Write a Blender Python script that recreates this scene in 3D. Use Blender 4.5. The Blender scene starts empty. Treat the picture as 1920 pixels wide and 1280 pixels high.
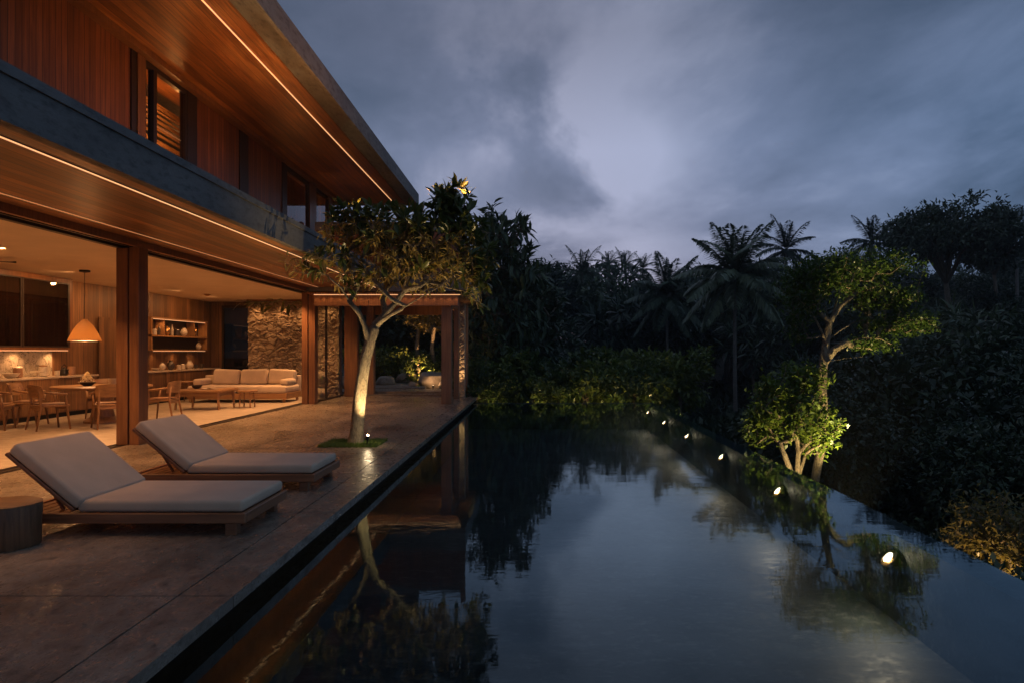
import bpy, bmesh, math, random
import numpy as np
from mathutils import Vector, Matrix
random.seed(7); np.random.seed(7)
R = math.radians
scene = bpy.context.scene
COL = scene.collection

# ---------------------------------------------------------------- camera
cam_d = bpy.data.cameras.new("camera"); cam = bpy.data.objects.new("camera", cam_d); COL.objects.link(cam)
cam.location = (0, 0, 1.45); cam.rotation_euler = (R(90), 0, 0)
cam_d.sensor_width = 36; cam_d.lens = 24
cam_d.shift_x = -40/1920; cam_d.shift_y = 18/1920
cam_d.clip_start = 0.05; cam_d.clip_end = 2000
scene.camera = cam

# ---------------------------------------------------------------- render / exposure
scene.render.engine = 'CYCLES'
cy = scene.cycles
cy.use_denoising = True
try: cy.denoiser = 'OPENIMAGEDENOISE'
except Exception: pass
cy.max_bounces = 7; cy.diffuse_bounces = 4; cy.glossy_bounces = 4; cy.transmission_bounces = 4
cy.transparent_max_bounces = 16; cy.volume_bounces = 0
cy.sample_clamp_indirect = 3.0; cy.sample_clamp_direct = 0
cy.caustics_reflective = False; cy.caustics_refractive = False
cy.use_light_tree = True
cy.use_adaptive_sampling = True; cy.adaptive_threshold = 0.015
scene.view_settings.view_transform = 'Standard'; scene.view_settings.look = 'None'
scene.view_settings.exposure = 0.0; scene.view_settings.gamma = 1.0

# ---------------------------------------------------------------- node helpers
def nd(nt, typ, ins=None, **props):
    n = nt.nodes.new(typ)
    for k, v in props.items(): setattr(n, k, v)
    for k, v in (ins or {}).items():
        s = n.inputs[k]
        if isinstance(v, bpy.types.NodeSocket): nt.links.new(v, s)
        else: s.default_value = v
    return n
def mth(nt, op, a, b=0.0, c=None, clamp=False):
    n = nt.nodes.new('ShaderNodeMath'); n.operation = op; n.use_clamp = clamp
    for i, v in enumerate([a, b] + ([c] if c is not None else [])):
        if isinstance(v, bpy.types.NodeSocket): nt.links.new(v, n.inputs[i])
        else: n.inputs[i].default_value = v
    return n.outputs[0]
def mixc(nt, f, a, b, mode='MIX'):
    n = nt.nodes.new('ShaderNodeMix'); n.data_type = 'RGBA'; n.blend_type = mode
    for i, v in ((0, f), (6, a), (7, b)):
        if isinstance(v, bpy.types.NodeSocket): nt.links.new(v, n.inputs[i])
        else: n.inputs[i].default_value = v if i == 0 else (*v[:3], 1)
    return n.outputs[2]
def ramp(nt, f, stops):
    n = nt.nodes.new('ShaderNodeValToRGB'); nt.links.new(f, n.inputs[0])
    el = n.color_ramp.elements
    while len(el) < len(stops): el.new(0.5)
    for e, (p, c) in zip(el, stops):
        e.position = p; e.color = (c, c, c, 1) if isinstance(c, (int, float)) else (*c[:3], 1)
    return n.outputs[0]
def newmat(name):
    m = bpy.data.materials.new(name); m.use_nodes = True
    nt = m.node_tree; b = nt.nodes['Principled BSDF']
    return m, nt, b

# ---------------------------------------------------------------- sky (dusk cloud)
w = bpy.data.worlds.new("World"); scene.world = w; w.use_nodes = True
nt = w.node_tree; bg = nt.nodes['Background']
tc = nd(nt, 'ShaderNodeTexCoord')
dirv = nd(nt, 'ShaderNodeVectorMath', {0: tc.outputs['Generated']}, operation='NORMALIZE').outputs[0]
sp = nd(nt, 'ShaderNodeSeparateXYZ', {0: dirv})
zz = mth(nt, 'ADD', mth(nt, 'MAXIMUM', sp.outputs[2], 0.0), 0.22)
px = mth(nt, 'DIVIDE', sp.outputs[0], zz); py = mth(nt, 'DIVIDE', sp.outputs[1], zz)
pv = nd(nt, 'ShaderNodeCombineXYZ', {0: px, 1: mth(nt, 'MULTIPLY', py, 0.8), 2: 0.0})
n0 = nd(nt, 'ShaderNodeTexNoise', {'Vector': pv.outputs[0], 'Scale': 0.55, 'Detail': 2.0})
warp = nd(nt, 'ShaderNodeVectorMath', {0: pv.outputs[0], 1: nd(nt, 'ShaderNodeVectorMath', {0: n0.outputs['Color'], 'Scale': 1.1}, operation='SCALE').outputs[0]}, operation='ADD')
n1 = nd(nt, 'ShaderNodeTexNoise', {'Vector': warp.outputs[0], 'Scale': 0.7, 'Detail': 7.0, 'Roughness': 0.5})
n2 = nd(nt, 'ShaderNodeTexNoise', {'Vector': warp.outputs[0], 'Scale': 3.2, 'Detail': 8.0, 'Roughness': 0.6})
d0 = Vector((0.10, 1.0, 0.30)).normalized()
dt = nd(nt, 'ShaderNodeVectorMath', {0: dirv, 1: tuple(d0)}, operation='DOT_PRODUCT').outputs['Value']
glow = mth(nt, 'POWER', mth(nt, 'MAXIMUM', dt, 0.0), 14.0)
thick = mth(nt, 'ADD', mth(nt, 'MULTIPLY', n1.outputs[0], 0.79), mth(nt, 'MULTIPLY', n2.outputs[0], 0.32))
lum = mth(nt, 'ADD', thick, mth(nt, 'MULTIPLY', glow, 0.10))
# large cloud banks, placed by direction
yy = mth(nt, 'MAXIMUM', sp.outputs[1], 0.08)
cu = mth(nt, 'ADD', mth(nt, 'DIVIDE', sp.outputs[0], yy), mth(nt, 'MULTIPLY', mth(nt, 'SUBTRACT', n2.outputs[0], .5), .30))
cv = mth(nt, 'ADD', mth(nt, 'DIVIDE', sp.outputs[2], yy), mth(nt, 'MULTIPLY', mth(nt, 'SUBTRACT', n1.outputs[0], .5), .35))
for (u0, v0, ru, rv, amp) in ((-.14, .40, .19, .10, -.12), (.00, .245, .17, .06, -.09), (.06, .41, .055, .05, .07), (.14, .31, .075, .075, .11), (.07, .17, .12, .045, .13), (.55, .33, .25, .2, -.05), (.30, .26, .2, .06, .03), (-.12, .26, .09, .06, .06)):
    a_ = mth(nt, 'POWER', mth(nt, 'DIVIDE', mth(nt, 'SUBTRACT', cu, u0), ru), 2.0); b_ = mth(nt, 'POWER', mth(nt, 'DIVIDE', mth(nt, 'SUBTRACT', cv, v0), rv), 2.0)
    e_ = mth(nt, 'EXPONENT', mth(nt, 'MULTIPLY', mth(nt, 'ADD', a_, b_), -1.0))
    lum = mth(nt, 'ADD', lum, mth(nt, 'MULTIPLY', e_, amp))
colr = ramp(nt, lum, [(0.37, (.034, .052, .088)), (0.51, (.085, .122, .202)), (0.63, (.175, .215, .335)), (0.78, (.38, .41, .57))])
# bluer and darker towards the right and upward
bl = mth(nt, 'MULTIPLY', sp.outputs[0], 1.1, clamp=True)
colr = mixc(nt, bl, colr, mixc(nt, 1.0, colr, (.68, .94, 1.08), 'MULTIPLY'))
up = ramp(nt, sp.outputs[2], [(0.0, 0.95), (0.28, 1.0), (0.42, 0.62), (0.6, 0.55), (1.0, 1.1)])
colr = mixc(nt, 1.0, colr, up, 'MULTIPLY')
dusk = nd(nt, 'ShaderNodeTexSky', sky_type='NISHITA')
dusk.sun_disc = False; dusk.sun_elevation = R(1.0); dusk.sun_rotation = R(8); dusk.altitude = 200
duskc = nd(nt, 'ShaderNodeVectorMath', {0: dusk.outputs[0], 'Scale': 0.006}, operation='SCALE').outputs[0]
colr = mixc(nt, 1.0, colr, duskc, 'ADD')
nt.links.new(colr, bg.inputs[0]); bg.inputs[1].default_value = 1.05

# ---------------------------------------------------------------- faint last daylight
sd = bpy.data.lights.new("sun", 'SUN'); sd.energy = 0.05; sd.angle = R(20); sd.color = (.75, .85, 1.0)
so = bpy.data.objects.new("sun", sd); COL.objects.link(so); so.rotation_euler = (R(28), R(20), 0); so.location = (20, -30, 60)

# ---------------------------------------------------------------- scene graph helpers
def tag(o, label=None, cat=None, group=None, kind=None):
    if label: o['label'] = label
    if cat: o['category'] = cat
    if group: o['group'] = group
    if kind: o['kind'] = kind
    return o
def thing(name, label, cat, loc=(0, 0, 0), rz=0, group=None, scale=None):
    o = bpy.data.objects.new(name, None); COL.objects.link(o); o.empty_display_size = .2
    o.location = loc; o.rotation_euler = (0, 0, rz)
    if scale: o.scale = (scale,)*3 if not hasattr(scale, '__len__') else scale
    return tag(o, label, cat, group)
def wloc(p):
    v = Vector((0, 0, 0))
    while p is not None:
        v += Vector(p.location); p = p.parent
    return v
class MB:
    """collects geometry; build() links ONE mesh object"""
    def __init__(s): s.v = []; s.f = []; s.n = 0
    def add(s, V, F):
        V = np.asarray(V, float).reshape(-1, 3)
        s.v.append(V); k = s.n
        s.f.extend([tuple(i + k for i in f) for f in F]); s.n += len(V); return s
    def box(s, x0, x1, y0, y1, z0, z1):
        V = [(x, y, z) for z in (z0, z1) for y in (y0, y1) for x in (x0, x1)]
        return s.add(V, [(0, 2, 3, 1), (4, 5, 7, 6), (0, 1, 5, 4), (2, 6, 7, 3), (0, 4, 6, 2), (1, 3, 7, 5)])
    def rbox(s, x0, x1, y0, y1, z0, z1, r=.01, seg=2, M=None):
        bm = bmesh.new(); bmesh.ops.create_cube(bm, size=1)
        for v in bm.verts: v.co = Vector(((x0+x1)/2 + v.co.x*(x1-x0), (y0+y1)/2 + v.co.y*(y1-y0), (z0+z1)/2 + v.co.z*(z1-z0)))
        bmesh.ops.bevel(bm, geom=bm.edges[:], offset=r, segments=seg, affect='EDGES', profile=.5)
        if M is not None: bmesh.ops.transform(bm, matrix=M, verts=bm.verts)
        bm.verts.index_update()
        s.add([v.co[:] for v in bm.verts], [tuple(v.index for v in f.verts) for f in bm.faces]); bm.free(); return s
    def tube(s, pts, rad, n=8, cap=True):
        pts = [Vector(p) for p in pts]
        if not hasattr(rad, '__len__'): rad = [rad]*len(pts)
        V = []; prev = None
        for i, p in enumerate(pts):
            t = (pts[min(i+1, len(pts)-1)] - pts[max(i-1, 0)])
            t = t.normalized() if t.length > 1e-9 else Vector((0, 0, 1))
            if prev is None: a = t.orthogonal().normalized()
            else:
                a = prev - t*prev.dot(t)
                a = a.normalized() if a.length > 1e-6 else t.orthogonal().normalized()
            prev = a; b = t.cross(a)
            for k in range(n):
                an = 2*math.pi*k/n
                V.append(p + (a*math.cos(an) + b*math.sin(an))*rad[i])
        F = []
        for i in range(len(pts)-1):
            for k in range(n):
                F.append((i*n+k, i*n+(k+1) % n, (i+1)*n+(k+1) % n, (i+1)*n+k))
        if cap: F.append(tuple(range(n-1, -1, -1))); F.append(tuple((len(pts)-1)*n+k for k in range(n)))
        return s.add([v[:] for v in V], F)
    def lathe(s, prof, cx=0, cy=0, n=24, sx=1, sy=1, wob=None):
        V = []
        for r, z in prof:
            for k in range(n):
                a = 2*math.pi*k/n; q = 1 if wob is None else wob[k % len(wob)]
                V.append((cx + r*q*math.cos(a)*sx, cy + r*q*math.sin(a)*sy, z))
        F = []
        for i in range(len(prof)-1):
            for k in range(n): F.append((i*n+k, i*n+(k+1) % n, (i+1)*n+(k+1) % n, (i+1)*n+k))
        if prof[0][0] > 1e-6: F.append(tuple(range(n-1, -1, -1)))
        if prof[-1][0] > 1e-6: F.append(tuple((len(prof)-1)*n+k for k in range(n)))
        return s.add(V, F)
    def quad(s, a, b, c, d): return s.add([a, b, c, d], [(0, 1, 2, 3)])
    def build(s, name, m, parent=None, local=False, smooth=False, auto=False):
        V = np.vstack(s.v)
        if parent is not None and not local: V = V - np.array(wloc(parent))
        me = bpy.data.meshes.new(name); me.from_pydata(V.tolist(), [], s.f); me.update()
        if smooth: me.shade_smooth()
        me.materials.append(m)
        o = bpy.data.objects.new(name, me); COL.objects.link(o)
        if parent is not None: o.parent = parent
        if auto:
            me.shade_smooth(); me.set_sharp_from_angle(angle=R(35))
        return o
def quadmesh(name, V, m, parent=None, per=4, faces=None, smooth=False):
    """fast mesh from numpy: V (N,per,3); faces: index tuples inside one element"""
    N = V.shape[0]; faces = faces or [(0, 1, 2, 3)]
    me = bpy.data.meshes.new(name)
    me.vertices.add(N*per); me.vertices.foreach_set('co', V.reshape(-1).astype(np.float32))
    sz = [len(f) for f in faces]; flat = np.concatenate([np.array(f) for f in faces])
    idx = (np.arange(N)[:, None]*per + flat[None, :]).reshape(-1)
    tot = np.tile(np.array(sz), N); st = np.concatenate([[0], np.cumsum(tot)[:-1]])
    me.loops.add(len(idx)); me.loops.foreach_set('vertex_index', idx.astype(np.int32))
    me.polygons.add(len(tot)); me.polygons.foreach_set('loop_start', st.astype(np.int32))
    me.update(calc_edges=True)
    if smooth: me.shade_smooth()
    me.materials.append(m)
    o = bpy.data.objects.new(name, me); COL.objects.link(o)
    if parent is not None: o.parent = parent
    return o
def copy_tree(o, parent=None):
    c = o.copy(); COL.objects.link(c)
    if parent is not None: c.parent = parent
    for ch in list(o.children): copy_tree(ch, c)
    return c
def lamp(name, kind, parent, loc, power, color=(1, .52, .22), aim=None, spot=120, blend=.6, size=.02, sy=None, shape=None):
    d = bpy.data.lights.new(name, kind); d.energy = power; d.color = color
    o = bpy.data.objects.new(name, d); COL.objects.link(o)
    if kind == 'SPOT': d.spot_size = R(spot); d.spot_blend = blend; d.shadow_soft_size = size
    elif kind == 'POINT': d.shadow_soft_size = size
    elif kind == 'AREA':
        d.shape = 'RECTANGLE'; d.size = size; d.size_y = sy or size
    off = wloc(parent) if parent else Vector((0, 0, 0))
    o.location = Vector(loc) - off
    if parent: o.parent = parent
    if aim is not None: o.rotation_euler = (Vector(aim)).to_track_quat('-Z', 'Y').to_euler()
    return o
def at(x, y, Y):
    """photo pixel (1920 wide) at depth Y -> world point"""
    return Vector(((x-1000)/1280*Y, Y, 1.45-(y-658)/1280*Y))

# ---------------------------------------------------------------- materials
def coords(nt, mode, scale=(1, 1, 1)):
    if mode == 'world': src = nd(nt, 'ShaderNodeNewGeometry').outputs['Position']
    else: src = nd(nt, 'ShaderNodeTexCoord').outputs['Object']
    return nd(nt, 'ShaderNodeMapping', {'Vector': src, 'Scale': scale}).outputs[0], src
def wood(name, c1, c2, rough=.45, grain='y', plank=None, pw=.12, mode='world', gap=.035, bump=.25, var=.35):
    m, nt, b = newmat(name)
    sc = {'x': (1.2, 22, 22), 'y': (22, 1.2, 22), 'z': (22, 22, 1.2)}[grain]
    v, src = coords(nt, mode, sc)
    if plank:
        s3 = nd(nt, 'ShaderNodeSeparateXYZ', {0: src})
        q = mth(nt, 'DIVIDE', s3.outputs['XYZ'.index(plank.upper())], pw)
        fl = mth(nt, 'FLOOR', q); fr = mth(nt, 'FRACT', q)
        wn = nd(nt, 'ShaderNodeTexWhiteNoise', {'W': fl}, noise_dimensions='1D')
        v = nd(nt, 'ShaderNodeVectorMath', {0: v, 1: nd(nt, 'ShaderNodeVectorMath', {0: wn.outputs['Color'], 'Scale': 40}, operation='SCALE').outputs[0]}, operation='ADD').outputs[0]
    n1 = nd(nt, 'ShaderNodeTexNoise', {'Vector': v, 'Scale': 1.0, 'Detail': 6.0, 'Roughness': .62, 'Distortion': .6})
    n2 = nd(nt, 'ShaderNodeTexNoise', {'Vector': src, 'Scale': .9, 'Detail': 3.0})
    c = mixc(nt, ramp(nt, n1.outputs[0], [(.34, 0), (.66, 1)]), c1, c2)
    c = mixc(nt, .7, c, ramp(nt, n2.outputs[0], [(.3, .62), (.7, 1.1)]), 'MULTIPLY')
    h = n1.outputs[0]
    if plank:
        tone = mth(nt, 'ADD', mth(nt, 'MULTIPLY', wn.outputs['Value'], var*1.3), 1-var)
        c = mixc(nt, 1.0, c, nd(nt, 'ShaderNodeCombineXYZ', {0: tone, 1: tone, 2: tone}).outputs[0], 'MULTIPLY')
        g = mth(nt, 'GREATER_THAN', mth(nt, 'ABSOLUTE', mth(nt, 'SUBTRACT', fr, .5)), .5-gap)
        c = mixc(nt, g, c, tuple(x*.12 for x in c1))
        h = mth(nt, 'SUBTRACT', mth(nt, 'MULTIPLY', h, .25), g)
    nt.links.new(c, b.inputs['Base Color'])
    nt.links.new(ramp(nt, n1.outputs[0], [(.3, rough-.07), (.7, rough+.12)]), b.inputs['Roughness'])
    bp = nd(nt, 'ShaderNodeBump', {'Height': h, 'Strength': bump, 'Distance': .01})
    nt.links.new(bp.outputs[0], b.inputs['Normal']); return m
def stone(name, c1, c2, c3=None, rough=.6, scale=1.0, bump=.4, dist=.01, mode='world', stretch=(1, 1, 1), vein=None, streak=0):
    m, nt, b = newmat(name)
    v, src = coords(nt, mode, tuple(scale*s for s in stretch))
    n1 = nd(nt, 'ShaderNodeTexNoise', {'Vector': v, 'Scale': 1.0, 'Detail': 9.0, 'Roughness': .62, 'Distortion': .5})
    n2 = nd(nt, 'ShaderNodeTexNoise', {'Vector': v, 'Scale': 9.0, 'Detail': 7.0, 'Roughness': .65})
    n3 = nd(nt, 'ShaderNodeTexNoise', {'Vector': v, 'Scale': 60.0, 'Detail': 3.0})
    c = mixc(nt, ramp(nt, n1.outputs[0], [(.33, 0), (.67, 1)]), c1, c2)
    if c3: c = mixc(nt, ramp(nt, n2.outputs[0], [(.5, 0), (.72, 1)]), c, c3)
    c = mixc(nt, .5, c, ramp(nt, n3.outputs[0], [(.25, .72), (.75, 1.15)]), 'MULTIPLY')
    if vein:
        n4 = nd(nt, 'ShaderNodeTexNoise', {'Vector': v, 'Scale': 2.2, 'Detail': 8.0, 'Distortion': 1.6})
        vv = mth(nt, 'ABSOLUTE', mth(nt, 'SUBTRACT', n4.outputs[0], .5))
        c = mixc(nt, ramp(nt, vv, [(.0, 1), (.022, 0)]), c, vein)
    nt.links.new(c, b.inputs['Base Color'])
    nt.links.new(ramp(nt, n2.outputs[0], [(.3, max(.05, rough-.14)), (.7, min(1, rough+.16))]), b.inputs['Roughness'])
    h = mth(nt, 'ADD', mth(nt, 'MULTIPLY', n2.outputs[0], .7), mth(nt, 'MULTIPLY', n3.outputs[0], .25))
    h = mth(nt, 'ADD', h, mth(nt, 'MULTIPLY', n1.outputs[0], .8))
    bp = nd(nt, 'ShaderNodeBump', {'Height': h, 'Strength': bump, 'Distance': dist})
    nt.links.new(bp.outputs[0], b.inputs['Normal']); return m
def plain(name, c, rough=.6, metal=0, bump=0, bscale=40, mode='object', var=.15):
    m, nt, b = newmat(name)
    v, src = coords(nt, mode)
    n = nd(nt, 'ShaderNodeTexNoise', {'Vector': src, 'Scale': bscale, 'Detail': 4.0})
    cc = mixc(nt, 1.0, c, ramp(nt, n.outputs[0], [(.25, 1-var), (.75, 1+var)]), 'MULTIPLY')
    nt.links.new(cc, b.inputs['Base Color']); b.inputs['Roughness'].default_value = rough; b.inputs['Metallic'].default_value = metal
    if bump:
        bp = nd(nt, 'ShaderNodeBump', {'Height': n.outputs[0], 'Strength': bump, 'Distance': .004}); nt.links.new(bp.outputs[0], b.inputs['Normal'])
    return m
def fabric(name, c):
    m, nt, b = newmat(name); v, src = coords(nt, 'object')
    wv = nd(nt, 'ShaderNodeTexNoise', {'Vector': src, 'Scale': 260.0, 'Detail': 2.0})
    n = nd(nt, 'ShaderNodeTexNoise', {'Vector': src, 'Scale': 3.5, 'Detail': 4.0})
    cc = mixc(nt, 1.0, c, ramp(nt, n.outputs[0], [(.3, .88), (.7, 1.05)]), 'MULTIPLY')
    cc = mixc(nt, .4, cc, ramp(nt, wv.outputs[0], [(.3, .8), (.7, 1.1)]), 'MULTIPLY')
    nt.links.new(cc, b.inputs['Base Color']); b.inputs['Roughness'].default_value = .9
    b.inputs['Sheen Weight'].default_value = .15
    h = mth(nt, 'ADD', mth(nt, 'MULTIPLY', n.outputs[0], 3.0), mth(nt, 'MULTIPLY', wv.outputs[0], .3))
    bp = nd(nt, 'ShaderNodeBump', {'Height': h, 'Strength': .35, 'Distance': .008}); nt.links.new(bp.outputs[0], b.inputs['Normal'])
    return m
def leafmat(name, c1, c2, rough=.5, trans=.25):
    m, nt, b = newmat(name)
    g = nd(nt, 'ShaderNodeNewGeometry')
    c = mixc(nt, g.outputs['Random Per Island'], c1, c2)
    oi = nd(nt, 'ShaderNodeObjectInfo')
    c = mixc(nt, 1.0, c, ramp(nt, oi.outputs['Random'], [(0, (.45, .55, .58)), (1, (1.5, 1.35, 1.15))]), 'MULTIPLY')
    nt.links.new(c, b.inputs['Base Color']); b.inputs['Roughness'].default_value = rough
    tr = nd(nt, 'ShaderNodeBsdfTranslucent', {'Color': c})
    mx = nd(nt, 'ShaderNodeMixShader', {0: trans, 1: b.outputs[0], 2: tr.outputs[0]})
    nt.links.new(mx.outputs[0], nt.nodes['Material Output'].inputs[0]); return m
def emit(name, c, s):
    m, nt, b = newmat(name); b.inputs['Base Color'].default_value = (*c, 1)
    b.inputs['Emission Color'].default_value = (*c, 1); b.inputs['Emission Strength'].default_value = s; return m

M = {}
WARM = (1.0, .46, .17)
M['deck'] = stone('deck_stone', (.12, .095, .07), (.37, .30, .22), (.065, .05, .038), rough=.30, scale=1.3, bump=.7, dist=.014, stretch=(1.0, .55, 1))
M['floor'] = stone('floor_stone', (.42, .35, .27), (.54, .46, .36), (.34, .28, .22), rough=.42, scale=.7, bump=.12, dist=.006, stretch=(.6, 1.4, 1))
M['dark'] = plain('dark_gap', (.012, .012, .012), .8)
M['concrete'] = stone('fascia_concrete', (.115, .110, .10), (.20, .19, .17), (.08, .075, .07), rough=.7, scale=1.6, bump=.3, dist=.006, stretch=(1, .35, 1))
M['soffit'] = wood('soffit_wood', (.16, .062, .018), (.56, .25, .085), rough=.36, grain='y', plank='x', pw=.14, gap=.03, var=.5)
M['soffit2'] = wood('roof_soffit_wood', (.17, .06, .016), (.50, .20, .06), rough=.40, grain='y', plank='x', pw=.16, gap=.02, var=.4)
M['siding'] = wood('siding_wood', (.16, .05, .017), (.36, .125, .042), rough=.4, grain='z', plank='y', pw=.115, gap=.04, var=.4)
M['wallwood'] = wood('interior_wall_wood', (.13, .062, .026), (.34, .17, .07), rough=.45, grain='z', plank='y', pw=.19, gap=.018, var=.45)
M['wallwood_x'] = wood('end_wall_wood', (.13, .062, .026), (.34, .17, .07), rough=.45, grain='z', plank='x', pw=.19, gap=.018, var=.45)
M['post'] = wood('post_wood', (.16, .065, .025), (.29, .13, .052), rough=.42, grain='z')
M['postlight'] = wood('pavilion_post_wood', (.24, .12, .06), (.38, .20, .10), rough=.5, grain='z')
M['frame'] = plain('dark_frame', (.03, .018, .012), .45, var=.3)
M['ceil'] = plain('plaster_ceiling', (.74, .60, .46), .8, bscale=2, var=.06, mode='world')
M['teak'] = wood('lounger_teak', (.17, .068, .028), (.33, .145, .062), rough=.45, grain='x', mode='object')
M['teak_y'] = wood('slat_teak', (.17, .068, .028), (.33, .145, .062), rough=.45, grain='y', mode='object')
M['furn'] = wood('furniture_oak', (.26, .13, .052), (.44, .24, .10), rough=.42, grain='x', mode='object')
M['furn_z'] = wood('furniture_oak_upright', (.24, .12, .048), (.42, .22, .09), rough=.42, grain='z', mode='object')
M['stump'] = wood('stump_bark', (.085, .042, .018), (.22, .12, .055), rough=.55, grain='z', mode='object', bump=.6)
M['cushion'] = fabric('lounger_fabric', (.55, .43, .30))
M['sofa'] = fabric('sofa_linen', (.62, .50, .38))
M['rockw'] = stone('rubble_stone', (.22, .16, .11), (.50, .40, .28), (.09, .065, .045), rough=.85, scale=6, bump=.8, dist=.02)
M['rock'] = stone('boulder_stone', (.22, .17, .12), (.42, .34, .26), (.12, .10, .08), rough=.85, scale=4, bump=.8, dist=.02, mode='object')
M['slab'] = stone('stepping_slab', (.30, .24, .18), (.42, .35, .27), (.2, .16, .12), rough=.7, scale=3, bump=.4, mode='object')
M['pool'] = stone('pool_tile', (.004, .009, .012), (.060, .076, .080), (.15, .16, .15), rough=.6, scale=1.5, bump=.2, dist=.01, stretch=(.6, 1.0, 1))
M['poolshade'] = stone('shaded_pool_wall', (.006, .009, .010), (.016, .020, .022), rough=.7, scale=1.0, bump=.2)  # darker copy of the pool tile: shade on the deck-side wall put into colour
M['rim'] = stone('pool_rim_stone', (.04, .055, .065), (.09, .11, .12), (.03, .035, .04), rough=.4, scale=3, bump=.3)
M['bark'] = stone('smooth_bark', (.15, .115, .075), (.40, .33, .22), (.05, .035, .02), rough=.85, scale=5, bump=1.0, dist=.06, mode='object', stretch=(1, 1, .45))
M['barkd'] = stone('dark_bark', (.09, .07, .05), (.20, .16, .11), (.04, .03, .02), rough=.85, scale=9, bump=.9, dist=.03, mode='object', stretch=(1, 1, .3))
M['palmbark'] = stone('palm_bark', (.12, .11, .09), (.24, .22, .19), (.07, .06, .05), rough=.85, scale=5, bump=.8, dist=.02, mode='object', stretch=(.6, .6, 6))
M['ground'] = stone('forest_floor', (.018, .022, .010), (.05, .052, .026), (.03, .02, .012), rough=.95, scale=.6, bump=.8, dist=.1)
M['leaf_frangi'] = leafmat('glossy_leaf', (.045, .075, .018), (.13, .15, .035), .35, .3)
M['leaf_lamplit'] = leafmat('narrow_lamplit_leaf', (.17, .15, .045), (.36, .27, .08), .4, .45)  # warm lamplight on the leaves is put into their colour
M['leaf_lime'] = leafmat('lime_leaf', (.06, .12, .018), (.17, .24, .035), .4, .4)
M['leaf_dark'] = leafmat('jungle_leaf', (.016, .038, .022), (.065, .10, .052), .5, .15)
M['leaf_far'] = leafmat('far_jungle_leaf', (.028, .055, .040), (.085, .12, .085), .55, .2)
M['leaf_palm'] = leafmat('palm_leaf', (.08, .12, .085), (.18, .23, .15), .4, .25)
M['leaf_shrub'] = leafmat('shrub_leaf', (.04, .085, .02), (.13, .17, .04), .45, .3)
M['grass'] = leafmat('grass_blade', (.05, .11, .015), (.14, .20, .04), .6, .3)
M['flower'] = leafmat('pale_flower', (.70, .62, .40), (.85, .78, .60), .7, .2)
M['strip'] = emit('warm_strip_glow', (1.0, .50, .22), 1.05)
M['stripdim'] = emit('dim_strip_glow', (1.0, .47, .19), .42)
M['bulb'] = emit('warm_bulb', (1.0, .74, .42), 40)
M['shadeglow'] = emit('shade_glow', (1.0, .66, .34), 7)
M['poolbulb'] = emit('pool_bulb', (1.0, .84, .6), 5)
M['black'] = plain('black_metal', (.02, .018, .016), .4, .6)
M['ceramic'] = plain('pale_ceramic', (.55, .48, .38), .35)
M['terracotta'] = plain('brown_ceramic', (.28, .15, .08), .5)
M['darkceramic'] = plain('dark_ceramic', (.05, .04, .035), .3)
M['brass'] = plain('brass', (.5, .3, .12), .3, 1)
M['paper'] = plain('book_paper', (.5, .44, .36), .7)
M['splash'] = stone('veined_backsplash', (.38, .33, .26), (.55, .48, .38), (.16, .13, .10), rough=.3, scale=1.6, bump=.05, vein=(.10, .08, .06))
M['counter'] = stone('counter_top', (.45, .36, .26), (.56, .46, .35), (.38, .3, .22), rough=.25, scale=3, bump=.05)
def rattan():
    m, nt, b = newmat('woven_rattan'); v, src = coords(nt, 'object')
    wv = nd(nt, 'ShaderNodeTexWave', {'Vector': src, 'Scale': 28.0, 'Distortion': 2.0}, bands_direction='Z')
    c = mixc(nt, wv.outputs['Fac'], (.10, .055, .028), (.34, .21, .12))
    nt.links.new(c, b.inputs['Base Color']); b.inputs['Roughness'].default_value = .7
    tr = nd(nt, 'ShaderNodeBsdfTranslucent', {'Color': (.7, .42, .2, 1)})
    mx = nd(nt, 'ShaderNodeMixShader', {0: .45, 1: b.outputs[0], 2: tr.outputs[0]})
    bp = nd(nt, 'ShaderNodeBump', {'Height': wv.outputs['Fac'], 'Strength': .6, 'Distance': .01}); nt.links.new(bp.outputs[0], b.inputs['Normal'])
    nt.links.new(mx.outputs[0], nt.nodes['Material Output'].inputs[0]); return m
M['rattan'] = rattan()
def glass(name, tint=(.9, .93, .92), rough=.0, ior=1.5):
    m = bpy.data.materials.new(name); m.use_nodes = True; nt = m.node_tree; nt.nodes.clear()
    fr = nd(nt, 'ShaderNodeFresnel', {'IOR': ior}); t = nd(nt, 'ShaderNodeBsdfTransparent', {'Color': (*tint, 1)})
    g = nd(nt, 'ShaderNodeBsdfGlossy', {'Roughness': rough, 'Color': (1, 1, 1, 1)})
    gm = nd(nt, 'ShaderNodeNewGeometry'); fc = mth(nt, 'MULTIPLY', fr.outputs[0], mth(nt, 'SUBTRACT', 1.0, gm.outputs['Backfacing']))
    mx = nd(nt, 'ShaderNodeMixShader', {0: fc, 1: t.outputs[0], 2: g.outputs[0]})
    o = nd(nt, 'ShaderNodeOutputMaterial', {0: mx.outputs[0]}); return m
def wavyglass(name, tint, ior):
    m = glass(name, tint, 0, ior); nt = m.node_tree; src = nd(nt, 'ShaderNodeNewGeometry').outputs['Position']
    v = nd(nt, 'ShaderNodeMapping', {'Vector': src, 'Scale': (1, 1.2, 5)}).outputs[0]
    n = nd(nt, 'ShaderNodeTexNoise', {'Vector': v, 'Scale': 1.6, 'Detail': 3.0, 'Distortion': 1.0})
    bp = nd(nt, 'ShaderNodeBump', {'Height': n.outputs[0], 'Strength': .6, 'Distance': .05})
    for x in nt.nodes:
        if x.type in ('BSDF_GLOSSY', 'FRESNEL'): nt.links.new(bp.outputs[0], x.inputs['Normal'])
    return m
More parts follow.
